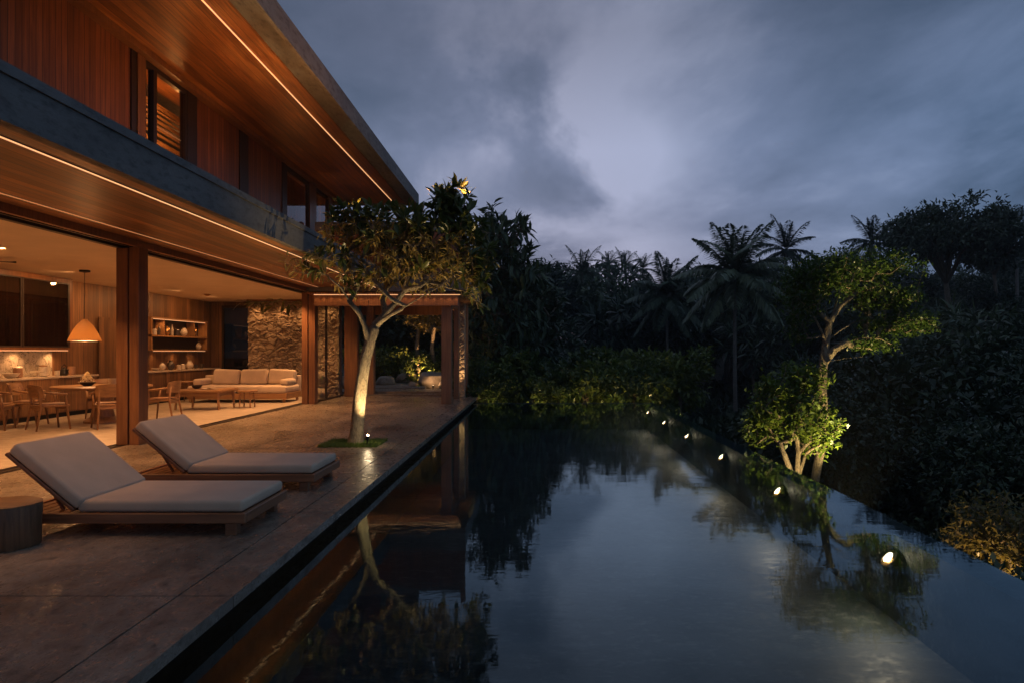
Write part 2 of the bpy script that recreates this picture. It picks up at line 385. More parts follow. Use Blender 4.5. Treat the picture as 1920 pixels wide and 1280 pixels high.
M['glass'] = glass('window_glass'); M['darkglass'] = glass('dark_glass', (.55, .50, .44), .01, 1.7); M['endglass'] = glass('end_glass', (.07, .08, .08), .01, 1.5); M['glassmid'] = glass('reflective_glass', (.8, .78, .72), 0, 1.9); M['glassup'] = glass('bronze_glass', (.85, .78, .68), 0, 1.7)
def water():
    m = bpy.data.materials.new('pool_water'); m.use_nodes = True; nt = m.node_tree; nt.nodes.clear()
    src = nd(nt, 'ShaderNodeNewGeometry').outputs['Position']
    a = nd(nt, 'ShaderNodeMapping', {'Vector': src, 'Scale': (.9, 2.6, 1)}).outputs[0]
    n1 = nd(nt, 'ShaderNodeTexNoise', {'Vector': a, 'Scale': 3.4, 'Detail': 4.0, 'Roughness': .5, 'Distortion': .6})
    n2 = nd(nt, 'ShaderNodeTexNoise', {'Vector': a, 'Scale': .55, 'Detail': 2.0})
    h = mth(nt, 'ADD', mth(nt, 'MULTIPLY', n1.outputs[0], .35), n2.outputs[0])
    bp = nd(nt, 'ShaderNodeBump', {'Height': h, 'Strength': .035, 'Distance': .05})
    fr = nd(nt, 'ShaderNodeFresnel', {'IOR': 1.45, 'Normal': bp.outputs[0]})
    t = nd(nt, 'ShaderNodeBsdfTransparent', {'Color': (.56, .66, .72, 1)})
    g = nd(nt, 'ShaderNodeBsdfGlossy', {'Roughness': .016, 'Color': (.74, .94, 1, 1), 'Normal': bp.outputs[0]})
    mx = nd(nt, 'ShaderNodeMixShader', {0: fr.outputs[0], 1: t.outputs[0], 2: g.outputs[0]})
    o = nd(nt, 'ShaderNodeOutputMaterial', {0: mx.outputs[0]}); return m
M['water'] = water()

def water_volume():
    m = bpy.data.materials.new('pool_water_volume'); m.use_nodes = True; nt = m.node_tree; nt.nodes.clear()
    v = nd(nt, 'ShaderNodeVolumePrincipled', {'Color': (.50, .55, .54, 1), 'Density': .018, 'Anisotropy': .35})
    o = nd(nt, 'ShaderNodeOutputMaterial'); nt.links.new(v.outputs[0], o.inputs['Volume']); return m
M['water_body'] = water_volume()

# ================================================================ SETTING: deck, floor, pool, ground
def structure(o): return tag(o, kind='structure')
b = MB()
rows = [-3.0, -.05, 2.0, 4.05, 6.15, 8.2, 10.25, 12.4, 14.5, 16.6, 18.75, 20.55, 22.1]
g = .006
hx0, hx1, hy0, hy1 = -3.27, -2.38, 10.32, 11.15
for y0, y1 in zip(rows[:-1], rows[1:]):
    for x0, x1 in ((-6.3, -4.25), (-4.25, -2.11), (-2.11, -1.78)):
        X0, X1, Y0, Y1 = x0+g, x1-(g if x1 < -1.8 else 0), y0+g, y1-g
        if x0 < hx0 < x1 and y0 < hy0 < y1:
            b.box(X0, hx0, Y0, Y1, -.07, 0); b.box(hx1, X1, Y0, Y1, -.07, 0)
            b.box(hx0, hx1, Y0, hy0, -.07, 0); b.box(hx0, hx1, hy1, Y1, -.07, 0)
        else: b.box(X0, X1, Y0, Y1, -.07, 0)
structure(b.build('deck', M['deck']))
b = MB(); b.box(-6.3, -1.9, -3, 22.1, -1.7, -.072)
structure(b.build('deck_base', M['dark']))
b = MB(); b.box(-10.9, -6.56, -3, 23.2, -.07, 0)
structure(b.build('interior_floor', M['floor']))
b = MB(); b.box(-6.56, -6.30, -3, 22.1, -.07, -.006)
for x in (-6.54, -6.49, -6.38, -6.33): b.box(x, x+.018, -3, 22.0, -.004, .004)
structure(b.build('door_track', M['frame']))
b = MB(); b.box(-10.9, -1.83, 22.12, 23.3, -.2, .06); b.box(-10.9, -2.0, 22.5, 24.2, -.2, .13)
structure(b.build('garden_steps', M['deck']))

def rx(y): return 3.327+.0196*y          # outer edge of the pool on the valley side
def rim_inner(y): return rx(y)-.27
Y0p, Y1p, zw = -3.0, 21.1, -.15
b = MB()
b.add([(-1.9, Y0p, zw), (rx(Y0p), Y0p, zw), (rx(Y1p), Y1p, zw), (-1.9, Y1p, zw)], [(0, 1, 2, 3)])
structure(b.build('pool_water', M['water']))
b = MB()
zb = -.92
b.add([(-1.9, Y0p, zb), (rx(Y0p), Y0p, zb), (rx(Y1p), Y1p, zb), (-1.9, Y1p, zb)], [(0, 1, 2, 3)])
i0, i1 = rim_inner(Y0p), rim_inner(Y1p)
structure(b.build('pool_basin', M['pool']))
b = MB(); b.add([(-1.895, Y0p, zb), (-1.895, Y1p, zb), (-1.895, Y1p, -.07), (-1.895, Y0p, -.07)], [(0, 1, 2, 3)])
structure(b.build('pool_side_wall', M['poolshade']))
# rim: a wall with its top 12 mm under the water
b = MB(); zt = zw-.012
def prism(b, poly, z0, z1):
    n = len(poly); V = [(x, y, z0) for x, y in poly]+[(x, y, z1) for x, y in poly]
    F = [tuple(range(n-1, -1, -1)), tuple(range(n, 2*n))]+[(i, (i+1) % n, n+(i+1) % n, n+i) for i in range(n)]
    b.add(V, F)
prism(b, [(i0, Y0p), (rx(Y0p)-.004, Y0p), (rx(Y1p)-.004, Y1p-.004), (i1, Y1p-.3)], -3.5, zt)
prism(b, [(-1.9, Y1p-.3), (i1, Y1p-.3), (rx(Y1p)-.004, Y1p-.004), (-1.9, Y1p-.004)], -3.5, zt)
structure(b.build('pool_rim', M['pool']))
b = MB(); b.box(-1.85, rx(Y1p), Y1p+.002, Y1p+.03, -.6, zw+.006)
structure(b.build('pool_edge_lip', M['rim']))
b = MB(); prism(b, [(-1.89, Y0p+.05), (rim_inner(Y0p)-.002, Y0p+.05), (rim_inner(Y1p-.32)-.002, Y1p-.32), (-1.89, Y1p-.32)], zb+.01, zw-.006)
structure(b.build('water_body', M['water_body']))

# terrain: drops beside the pool, rises into the jungle slope
def hgt(x, y):
    d = np.maximum(x-3.8, 0)
    z = -1.0-2.2*(1-np.exp(-d/2.0))
    far = np.clip((y-21.5)/10, 0, 1)
    z2 = -.6-3.6*np.clip((y-23)/22, 0, 1)+np.minimum(.08*np.maximum(y-48, 0), 3.5)
    left = np.clip((-x-1.0)/1.5, 0, 1)
    z = np.where(y > 21.5, z2*far+z*(1-far), z)
    z = z+np.minimum(.26*np.maximum(x-9, 0)*np.clip((y+10)/30, 0, 1), 6.0)
    z = np.where((x < 0), z2*(1-left)+left*(np.maximum(z2, -.02)), z)
    z = np.where(y < 21.5, np.where(x < 3.4, -2.2, z), z)
    z = np.where((x < -11.0), -.1, z)
    z = z+.25*np.sin(x*.5+1)*np.cos(y*.37)*np.clip((y-26)/8+np.maximum(x-6, 0)/6, 0, 1)
    return z
xs = np.concatenate([np.linspace(-110, -14, 16), np.linspace(-12, 40, 105), np.linspace(42, 125, 18)])
ys = np.concatenate([np.linspace(-60, -5, 12), np.linspace(-4, 60, 129), np.linspace(63, 150, 18)])
X, Y = np.meshgrid(xs, ys); Z = hgt(X, Y)
nx, ny = len(xs), len(ys)
b = MB(); b.add(np.stack([X, Y, Z], -1).reshape(-1, 3), [(j*nx+i, j*nx+i+1, (j+1)*nx+i+1, (j+1)*nx+i) for j in range(ny-1) for i in range(nx-1)])
structure(b.build('ground', M['ground'], smooth=True))

# ================================================================ HOUSE
house = thing('house', 'two storey timber and concrete villa with glowing soffit strips along the pool deck', 'house', (-7, 12, 0))
H = house
def part(name, m, boxes, parent=H, **k):
    b = MB()
    for q in boxes: b.box(*q)
    return b.build(name, m, parent, **k)
slab = part('floor_slab', M['concrete'], [(-3.99, -3.89, -2, 18.40, 3.14, 3.485), (-4.02, -3.87, -2, 18.40, 3.487, 3.57), (-11.0, -4.02, -2, 18.4, 3.30, 3.50),
    (-11.0, -6.12, 18.402, 23.2, 3.20, 3.50), (-6.118, -1.93, 18.402, 23.2, 3.05, 3.50), (-3.868, -1.83, 18.32, 18.40, 3.05, 3.485), (-3.868, -1.81, 18.30, 18.40, 3.487, 3.57), (-1.93, -1.83, 18.402, 23.2, 3.05, 3.5)])
part('soffit', M['soffit'], [(-6.12, -3.992, -2, 18.395, 3.165, 3.20)])
part('lintel', M['frame'], [(-6.50, -6.40, -2, 22, 3.05, 3.29), (-6.34, -6.30, -2, 22, 3.075, 3.29), (-6.24, -6.20, -2, 22, 3.075, 3.29)])
part('lintel_board', M['post'], [(-6.19, -6.12, -2, 18.39, 3.06, 3.29), (-6.398, -6.342, -2, 22, 3.11, 3.29), (-6.298, -6.242, -2, 22, 3.11, 3.29)])
part('ceiling', M['ceil'], [(-10.9, -6.505, -2, 23.2, 3.10, 3.14)])
part('light_strip', M['strip'], [(-4.258, -4.245, 1.0, 18.38, 3.150, 3.166)])
part('light_strip', M['stripdim'], [(-5.797, -5.789, 1.0, 18.38, 3.158, 3.168)])
part('shadow_gap', M['dark'], [(-4.275, -4.227, 1.0, 18.39, 3.160, 3.1648)])
# posts
def post(boxes, m=M['post'], gap=None):
    b = MB()
    for q in boxes: b.rbox(*q, r=.006, seg=1)
    o = b.build('post', m, H)
    if gap: bb = MB(); bb.box(*gap); bb.build('track_gap', M['dark'], o)
    return o
def post(boxes, m=M['post'], gap=None):
    b = MB()
    for q in boxes: b.rbox(*q, r=.006, seg=1)
    o = b.build('post', m, H)
    if gap:
        bb = MB(); bb.box(*gap); bb.build('track_gap', M['dark'], o)
    return o
post([(-6.48, -6.30, 10.6, 10.80, 0, 3.05), (-6.265, -6.115, 10.58, 10.84, 0, 3.06)], gap=(-6.298, -6.268, 10.63, 10.8, 0, 3.05))
post([(-6.36, -6.20, 18.75, 18.95, 0, 3.05), (-6.165, -5.99, 18.73, 18.98, 0, 2.99)], gap=(-6.198, -6.168, 18.78, 18.95, 0, 3.0))
post([(-6.48, -6.30, 4.2, 4.40, 0, 3.05), (-6.265, -6.115, 4.18, 4.44, 0, 3.06)])
post([(-6.05, -5.63, 21.85, 22.08, 0, 2.98)])
post([(-5.42, -5.18, 22.14, 22.4, .06, 2.98)], M['postlight'])
post([(-2.53, -2.25, 18.76, 19.02, 0, 2.98)], M['postlight'])
post([(-2.42, -2.27, 20.75, 20.98, 0, 2.98)], M['postlight'])
post([(-2.44, -2.14, 22.22, 22.5, .06, 2.98)], M['postlight'])
# pavilion beams and ceiling
part('beam', M['postlight'], [(-5.98, -2.05, 18.60, 18.74, 2.68, 2.995)])
part('beam', M['postlight'], [(-2.50, -2.30, 19.03, 22.2, 2.72, 2.978)])
part('beam', M['post'], [(-5.6, -2.5, 22.25, 22.4, 2.62, 2.978)])
part('pavilion_ceiling', M['soffit'], [(-6.11, -1.95, 18.42, 23.1, 2.98, 3.03)])
part('light_strip', M['strip'], [(-5.95, -1.98, 18.50, 18.515, 2.962, 2.979)])
# glass beside the pavilion
wn = MB(); wn.box(-6.22, -6.16, 18.99, 21.84, 0, .05); wn.box(-6.22, -6.16, 20.38, 20.43, .05, 2.98)
wf = wn.build('window', M['frame'], H)
pg = MB(); pg.box(-6.20, -6.19, 19.0, 20.378, .05, 2.98); pg.box(-6.20, -6.19, 20.432, 21.84, .05, 2.98); pg.build('pane', M['glass'], wf)

# upper storey wall, plane x = -6.2
xw = -6.2
def yof(px): return 6.2*1280/(1000-px)
b = MB(); b.box(xw-.1, xw, -2, 10.50, 3.5, 6.1); b.box(xw-.1, xw, 12.56, 14.38, 3.5, 6.1); b.box(xw-.1, xw, 14.82, 16.82, 3.5, 6.1)
b.build('upper_wall', M['siding'], H)
part('wall_post', M['post'], [(xw-.12, xw+.035, 10.64, 10.86, 3.5, 6.1)])
for y0, y1 in ((10.5, 10.64), (12.20, 12.56), (14.38, 14.82), (16.82, 17.12)):
    part('mullion', M['frame'], [(xw-.12, xw+.02, y0+.002, y1-.002, 3.5, 6.1)])
for y0, y1 in ((18.85, 19.4), (20.65, 20.95)):
    part('wall_post', M['post'], [(xw-.12, xw+.035, y0, y1, 3.5, 6.1)])
part('wall_cornice', M['post'], [(xw-.12, xw+.14, -2, 20.95, 6.102, 6.2)])
def window(y0, y1, mull=None, m=M['darkglass'], split=None):
    b = MB(); t = .05
    b.box(xw-.08, xw+.01, y0, y0+t, 3.5, 6.1); b.box(xw-.08, xw+.01, y1-t, y1, 3.5, 6.1)
    b.box(xw-.08, xw+.01, y0+t, y1-t, 3.5, 3.56); b.box(xw-.08, xw+.01, y0+t, y1-t, 6.02, 6.1)
    if mull: b.box(xw-.08, xw+.015, mull, mull+.1, 3.56, 6.02)
    f = b.build('window', M['frame'], H)
    p = MB(); p.box(xw-.04, xw-.03, y0+t, y1-t, 3.56, 6.02); p.build('pane', m, f); return f
window(10.862, 12.198, 11.12, M['glassup']); window(17.122, 18.848, None, M['glassmid']); window(19.402, 20.648, None, M['glassmid'])
for y in (18.2, 20.0): lamp('upper_fill_light', 'POINT', H, (-6.38, y, 3.7), 30, (1, .42, .135), size=.04)  # added lamps between pane and slats to brighten the slats
# room behind the upper windows
part('upper_room_wall', M['wallwood'], [(-9.2, -9.1, 10, 21, 3.5, 6.2)])
for y in (16.85, 20.85): part('upper_room_partition', M['wallwood_x'], [(-9.1, -6.35, y, y+.1, 3.5, 6.2)])
bl = MB()
for k in range(30): bl.rbox(-6.86+.03*math.sin(k*1.7), -6.845+.03*math.sin(k*1.7), 10.95, 14.3, 3.56+k*.082, 3.56+k*.082+.05+.02*math.sin(k*2.3), r=.004, seg=1)
bl = bl.build('window_band_slats', M['furn'], H)  # made-up slats, lit to imitate the window's warm rippled reflection
for z in (4.1, 5.0, 5.8): lamp('upper_fill_light', 'POINT', H, (-6.40, 12.38, z), 17, WARM, size=.04)  # added lamps, hidden behind the mullion, to light the slats
b = MB()
for k in range(30): b.box(-6.62, -6.52, 17.1+k*.12, 17.19+k*.12, 3.52, 6.1)
b.build('slatted_blind', M['siding'], H)
# roof
roof = part('roof', M['concrete'], [(-3.76, -3.70, -2, 22.0, 6.13, 6.50), (-11.2, -3.762, -2, 22.0, 6.30, 6.49), (-4.14, -3.762, -2, 22.0, 6.215, 6.298), (-11.2, -3.70, 22.002, 22.06, 6.13, 6.50)])
part('roof_soffit', M['soffit2'], [(-6.9, -4.142, -2, 21.99, 6.205, 6.26)], roof)
part('light_strip', M['strip'], [(-4.494, -4.478, 0, 21.95, 6.19, 6.206)], roof)
# terrace parapet above the pavilion
par = part('terrace_parapet', M['siding'], [(-6.05, -1.98, 18.95, 19.03, 3.5, 4.78)])
part('cap', M['concrete'], [(-6.05, -1.9, 18.9, 19.08, 4.782, 5.02)], par)
part('corner_post', M['post'], [(-1.97, -1.84, 18.42, 18.55, 3.5, 5.02)])
# interior walls
part('back_wall', M['wallwood'], [(-11.0, -10.9, -2, 23.3, 0, 3.5)])
part('end_wall', M['wallwood_x'], [(-10.9, -10.55, 23.1, 23.2, 0, 3.1), (-10.55, -6.5, 23.1, 23.2, 2.98, 3.1)])
part('near_wall', M['wallwood_x'], [(-10.9, -6.6, 2.9, 3.0, 0, 3.1)])
f = part('window', M['frame'], [(-10.55, -10.48, 23.1, 23.2, 0, 2.98), (-9.2, -9.1, 23.1, 23.2, 0, 2.98), (-10.48, -9.2, 23.1, 23.2, 0, .06), (-10.48, -9.2, 23.1, 23.2, 2.9, 2.98)])
part('pane', M['endglass'], [(-10.48, -9.2, 23.14, 23.15, .06, 2.9)], f)
d = part('hall_door', M['wallwood'], [(-10.9, -10.86, 17.1, 18.1, 0, 2.25), (-10.86, -10.845, 17.05, 17.1, 0, 2.3), (-10.86, -10.845, 18.1, 18.15, 0, 2.3), (-10.86, -10.845, 17.1, 18.1, 2.25, 2.3)])
b = MB(); b.tube([(-10.82, 18.0, .95), (-10.82, 18.0, 1.15)], .012); b.build('handle', M['black'], d)

# ---- stone wall with real stones
def stone_face(x0, x1, z0, z1, y, step, nseed, depth, seed):
    rs = np.random.RandomState(seed)
    nx = int((x1-x0)/step)+1; nz = int((z1-z0)/step)+1
    X, Z = np.meshgrid(np.linspace(x0, x1, nx), np.linspace(z0, z1, nz))
    S = np.stack([rs.uniform(x0-.1, x1+.1, nseed), rs.uniform(z0-.1, z1+.1, nseed)], 1); hh = rs.uniform(.35, 1.0, nseed); tl = rs.uniform(-.8, .8, (nseed, 2))
    wx = X+.03*np.sin(Z*23+X*7); wz = Z+.03*np.sin(X*19+Z*5)
    P = np.stack([wx.ravel(), wz.ravel()], 1)
    D = ((P[:, None, 0]-S[None, :, 0])*.8)**2+((P[:, None, 1]-S[None, :, 1])*1.25)**2
    i = np.argpartition(D, 2, axis=1)[:, :2]; d = np.take_along_axis(D, i, 1); o = np.argsort(d, 1); i = np.take_along_axis(i, o, 1); d = np.sqrt(np.take_along_axis(d, o, 1))
    e = np.clip((d[:, 1]-d[:, 0])/.05, 0, 1)**.6
    dx = P[:, 0]-S[i[:, 0], 0]; dz = P[:, 1]-S[i[:, 0], 1]
    h = e*(hh[i[:, 0]]+dx*tl[i[:, 0], 0]*1.5+dz*tl[i[:, 0], 1]*1.5)*depth + rs.uniform(-.1, .1, len(e))*depth*.25
    V = np.stack([X.ravel(), y-h, Z.ravel()], 1)
    F = [(j*nx+k, j*nx+k+1, (j+1)*nx+k+1, (j+1)*nx+k) for j in range(nz-1) for k in range(nx-1)]
    return V, F
sw = thing('stone_wall', 'rough rubble stone feature wall behind the sofa', 'wall', (-7.7, 22.1, 0))
b = MB(); b.add(*stone_face(-9.16, -6.24, 0, 3.04, 21.96, .021, 620, .10, 3)); b.box(-9.16, -6.24, 21.965, 22.3, 0, 3.04)
b.build('stone_facing', M['rockw'], sw)
b = MB(); b.box(-9.18, -6.22, 21.85, 22.3, 3.042, 3.09); b.build('coping', M['post'], sw)
pr = thing('stone_pier', 'narrow stone pier lit from below between two timber posts', 'pier', (-2.35, 21.6, 0))
b = MB(); b.add(*stone_face(-2.42, -2.16, 0, 2.95, 21.45, .02, 90, .06, 5)); b.box(-2.42, -2.16, 21.455, 21.8, 0, 2.95); b.build('stone_facing', M['rockw'], pr)

# ================================================================ KITCHEN
kc = thing('kitchen_counter', 'long wooden kitchen counter with pale top behind the dining table', 'counter', (-10.6, 11, 0))
b = MB(); b.box(-10.88, -10.42, 3.1, 16.28, .1, .86)
b.build('cabinet', M['wallwood'], kc); part('plinth', M['dark'], [(-10.88, -10.48, 3.1, 16.2, 0, .098)], kc)
b = MB(); b.rbox(-10.89, -10.38, 3.05, 16.32, .862, .905, r=.006, seg=1); b.build('countertop', M['counter'], kc)
for k in range(9):
    y = 4.4+k*1.32; part('door', M['wallwood'], [(-10.419, -10.405, y+.01, y+1.30, .12, .85)], kc)
bs = tag(part('backsplash', M['splash'], [(-10.899, -10.87, 3.1, 15.42, .906, 1.46)], None), 'pale veined stone backsplash lit from above the counter', 'backsplash')
bs = None
wc = thing('wall_cabinet', 'dark glass fronted wall cabinet above the kitchen counter', 'cabinet', (-10.7, 10, 1.5))
part('carcass', M['post'], [(-10.89, -10.60, 3.1, 15.7, 1.47, 1.53), (-10.89, -10.60, 3.1, 15.7, 2.98, 3.09), (-10.89, -10.60, 15.62, 15.7, 1.53, 2.98)], wc)
part('back_panel', M['wallwood'], [(-10.89, -10.87, 3.1, 15.62, 1.53, 2.98)], wc)
for k in range(8):
    y = 15.6-k*1.45
    f = part('glass_door', M['frame'], [(-10.62, -10.59, y-.05, y, 1.53, 2.98), (-10.62, -10.59, y-1.44, y-1.40, 1.53, 2.98), (-10.62, -10.59, y-1.40, y-.05, 1.53, 1.56), (-10.62, -10.59, y-1.40, y-.05, 2.95, 2.98)], wc)
    part('pane', M['darkglass'], [(-10.61, -10.60, y-1.40, y-.05, 1.56, 2.95)], f)
part('light_strip', M['strip'], [(-10.66, -10.63, 3.2, 15.6, 1.455, 1.469)], wc)
for k in range(9): lamp('cabinet_light', 'SPOT', wc, (-10.68, 6.9+k*1.05, 1.44), 14, WARM, (-.12, 0, -1), 150, .8, .03)
for k in range(6):      # tableware inside the cabinet
    pass
# items on the counter
def item(name, prof, m, label, cat, x, y, z, group=None, parts=None, n=20, sc=1):
    t = thing(name, label, cat, (x, y, z), 0, group)
    b = MB(); b.lathe([(r*sc, h*sc) for r, h in prof], n=n); o = b.build('body', m, t, local=True, auto=True)
    for nm, pf, mm in (parts or []):
        b = MB(); b.lathe([(r*sc, h*sc) for r, h in pf], n=n); b.build(nm, mm, t, local=True, auto=True)
    return t
VASE = [(.04, 0), (.09, .05), (.11, .13), (.08, .21), (.045, .25), (.055, .28)]
BOWL = [(.05, 0), (.10, .03), (.14, .09), (.13, .09), (.09, .04), (0, .02)]
JAR = [(.05, 0), (.07, .01), (.07, .15), (.05, .17)]
BOT = [(.035, 0), (.038, .16), (.03, .2), (.012, .24), (.012, .30)]
CUP = [(.03, 0), (.04, .02), (.045, .09), (.041, .09), (.03, .02)]
zc = .905
item('vase', VASE, M['darkceramic'], 'dark round vase at the left end of the kitchen counter', 'vase', -10.66, 13.45, zc)
item('bowl', BOWL, M['ceramic'], 'wide pale bowl beside the dark vase on the counter', 'bowl', -10.6, 13.85, zc, sc=1.1)
item('pot', JAR, M['terracotta'], 'squat brown pot between two pale bowls on the counter', 'pot', -10.72, 14.2, zc, parts=[('lid', [(.075, .17), (.05, .19), (.01, .2), (.015, .22)], M['ceramic'])], sc=1.2)
item('cake_stand', [(.06, 0), (.015, .02), (.015, .08), (.13, .1), (.13, .115), (0, .115)], M['ceramic'], 'pale footed dish in the middle of the kitchen counter', 'dish', -10.6, 14.6, zc)
item('jar', JAR, M['ceramic'], 'large pale storage jar near the veined backsplash end', 'jar', -10.7, 14.9, zc, parts=[('lid', [(.06, .17), (.06, .19), (0, .2)], M['furn'])], sc=1.25)
item('cup', CUP, M['ceramic'], 'pale cup standing at the backsplash end', 'cup', -10.55, 15.12, zc, sc=1.3)
item('kettle', [(.07, 0), (.09, .05), (.07, .13), (.03, .16), (.012, .19)], M['black'], 'black kettle with curved handle near the counter end', 'kettle', -10.62, 15.45, zc)
kt = bpy.data.objects['kettle']; b = MB(); b.tube([(0, -.08, .1), (0, -.07, .2), (0, 0, .25), (0, .07, .2), (0, .08, .1)], .009); b.build('handle', M['black'], kt, local=True)
b = MB(); b.tube([(0, .08, .06), (0, .13, .1), (0, .16, .14)], [.018, .012, .009]); b.build('spout', M['black'], kt, local=True)
item('pot', JAR, M['terracotta'], 'tall clay pot by the wood panels at the counter end', 'pot', -10.72, 15.85, zc, sc=1.15)
for k, (y, h) in enumerate(((13.1, .3), (13.6, .34))):
    t = thing('cutting_board', ['round topped wooden board leaning left on the backsplash', 'taller wooden board leaning beside the wide bowl'][k], 'board', (-10.83, y, zc))
    b = MB(); b.rbox(-.012, .012, -.1, .1, 0, h, r=.01); b.build('board', M['furn_z'], t, local=True); t.rotation_euler = (0, R(-8), 0)
    b = MB(); b.rbox(-.01, .01, -.02, .02, h-.01, h+.09, r=.006); b.build('handle', M['furn_z'], t, local=True)

# recessed shelf unit and sideboard
sh = thing('wall_shelf', 'recessed wooden wall shelf with two lit tiers above the sideboard', 'shelf', (-10.8, 20.7, 1.5))
for y in (18.95, 22.15): part('side_panel', M['furn_z'], [(-10.899, -10.6, y, y+.05, 1.50, 1.86), (-10.899, -10.6, y, y+.05, 1.86, 2.36)], sh)
for z in (1.46, 1.86, 2.36): part('shelf', M['furn'], [(-10.899, -10.58, 18.95, 22.2, z, z+.04)], sh)
part('back_panel', M['frame'], [(-10.897, -10.885, 19.0, 22.15, 1.5, 2.36)], sh)
for y in (19.65, 21.4): part('divider', M['furn_z'], [(-10.88, -10.62, y, y+.03, 1.9, 2.36)], sh)
part('light_strip', M['strip'], [(-10.64, -10.62, 19.1, 22.1, 2.345, 2.358)], sh)
part('light_strip', M['strip'], [(-10.64, -10.62, 19.1, 22.1, 1.447, 1.459)], sh)
for k in range(3):
    lamp('shelf_light', 'SPOT', sh, (-10.66, 19.5+k*1.1, 2.33), 4, WARM, (-.1, 0, -1), 150, .8, .03)
    lamp('shelf_light', 'SPOT', sh, (-10.66, 19.5+k*1.1, 1.44), 5, WARM, (-.1, 0, -1), 150, .8, .03)
sb = thing('sideboard', 'long low wooden sideboard under the lit wall shelf', 'sideboard', (-10.6, 20, 0))
part('cabinet', M['wallwood'], [(-10.88, -10.42, 18.2, 22.6, .08, .86)], sb); part('plinth', M['dark'], [(-10.88, -10.47, 18.25, 22.5, 0, .078)], sb)
b = MB(); b.rbox(-10.89, -10.38, 18.15, 22.65, .862, .905, r=.006, seg=1); b.build('top', M['counter'], sb)
for k in range(4): part('door', M['wallwood'], [(-10.419, -10.405, 18.22+k*1.09, 19.29+k*1.09, .1, .85)], sb)
its = [('jar', JAR, 'ceramic', 19.3, 1.9, 'pale jar at the near end of the upper shelf', 1.0), ('bottle', BOT, 'darkceramic', 19.55, 1.9, 'dark bottle next to the pale jar on the upper shelf', 1.0),
 ('decanter', VASE, 'brass', 19.95, 1.9, 'brassy decanter in the middle bay of the upper shelf', 1.0), ('bottle', BOT, 'ceramic', 20.25, 1.9, 'pale bottle right of the brassy decanter', 1.1), ('jar', JAR, 'darkceramic', 20.55, 1.9, 'dark squat jar in the middle bay of the shelf', 1.2),
 ('vase', VASE, 'ceramic', 20.95, 1.9, 'pale vase beside the right divider of the shelf', .95), ('bottle', BOT, 'brass', 21.7, 1.9, 'brassy bottle in the far bay of the upper shelf', 1.0), ('vase', VASE, 'ceramic', 21.85, 1.5, 'small pale vase at the far end of the lower shelf', .8),
 ('bottle', BOT, 'darkceramic', 18.7, .905, 'dark bottle at the near end of the sideboard', 1.0), ('bowl', BOWL, 'ceramic', 19.2, .905, 'pale shallow bowl on the near half of the sideboard', .8), ('pot', VASE, 'ceramic', 19.55, .905, 'round pale pot beside the shallow bowl on the sideboard', .8), ('jug', VASE, 'darkceramic', 20.0, .905, 'dark shiny jug in the middle of the sideboard', 1.0),
 ('canister', JAR, 'ceramic', 20.45, .905, 'low pale canister right of the dark jug', .8), ('canister', JAR, 'ceramic', 20.7, .905, 'second pale canister right of the dark jug', .95), ('teapot', VASE, 'ceramic', 21.1, .905, 'white teapot towards the far end of the sideboard', .95), ('cup', CUP, 'darkceramic', 21.5, .905, 'dark cup right of the white teapot', 1.4), ('cup', CUP, 'darkceramic', 21.85, .905, 'last dark cup at the far end of the sideboard', 1.6)]
for nm, pf, mm, y, z, lb, s in its:
    item(nm, pf, M[mm], lb, nm, -10.72 if z > 1 else -10.62, y, z, sc=s)
st = thing('wooden_stool', 'small round wooden stool in front of the sideboard', 'stool', (-10.05, 19.8, 0))
b = MB(); b.lathe([(.22, .54), (.25, .55), (.25, .58), (.24, .59), (0, .59)], n=24); b.build('seat', M['furn'], st, local=True, auto=True)
for k in range(4):
    a = R(45+90*k); b = MB(); b.tube([(.14*math.cos(a), .14*math.sin(a), .55), (.22*math.cos(a), .22*math.sin(a), 0)], [.022, .016]); b.build('leg', M['furn_z'], st, local=True)

# ================================================================ SOFA, TABLES, CHAIRS
sf = thing('sofa', 'long beige linen sofa on a wooden platform against the stone wall', 'sofa', (-8.4, 19.9, 0))
def rb(q, name, m, p, r=.03, seg=3, M_=None, local=False):
    b = MB(); b.rbox(*q, r=r, seg=seg, M=M_); return b.build(name, m, p, local=local, auto=True)
rb((-9.82, -6.98, 19.32, 20.55, .10, .27), 'platform', M['furn'], sf, .01, 1)
for x, y in ((-9.7, 19.4), (-7.08, 19.4), (-9.7, 20.45), (-7.08, 20.45)): rb((x-.03, x+.03, y-.03, y+.03, 0, .1), 'leg', M['furn_z'], sf, .004, 1)
rb((-9.80, -8.42, 19.30, 20.5, .272, .47), 'seat_cushion', M['sofa'], sf, .05); rb((-8.40, -7.00, 19.30, 20.5, .272, .47), 'seat_cushion', M['sofa'], sf, .05)
rb((-9.82, -6.98, 20.42, 20.55, .27, .74), 'back_frame', M['sofa'], sf, .03)
for k in range(3):
    x0 = -9.48+k*.82
    Mx = Matrix.Translation((x0+.4, 20.25, .68)) @ Matrix.Rotation(R(-12), 4, 'X') @ Matrix.Rotation(R([2, -1, 3][k]), 4, 'Y')
    rb((-.40, .40, -.11, .11, -.22, .24), 'back_cushion', M['sofa'], sf, .085, 4, Mx)
for k, (x, y) in enumerate(((-9.66, 19.95), (-7.14, 19.9))): rb((x-.12, x+.12, y-.38, y+.38, .472, .66), 'arm_cushion', M['sofa'], sf, .07, 4)
ct = thing('coffee_table', 'low rectangular wooden coffee table in front of the sofa', 'coffee table', (-8.3, 17.2, 0))
rb((-8.90, -7.70, 16.75, 17.85, .44, .50), 'tabletop', M['furn'], ct, .012, 2)
rb((-8.80, -7.80, 16.85, 17.75, .34, .438), 'apron', M['furn'], ct, .006, 1)
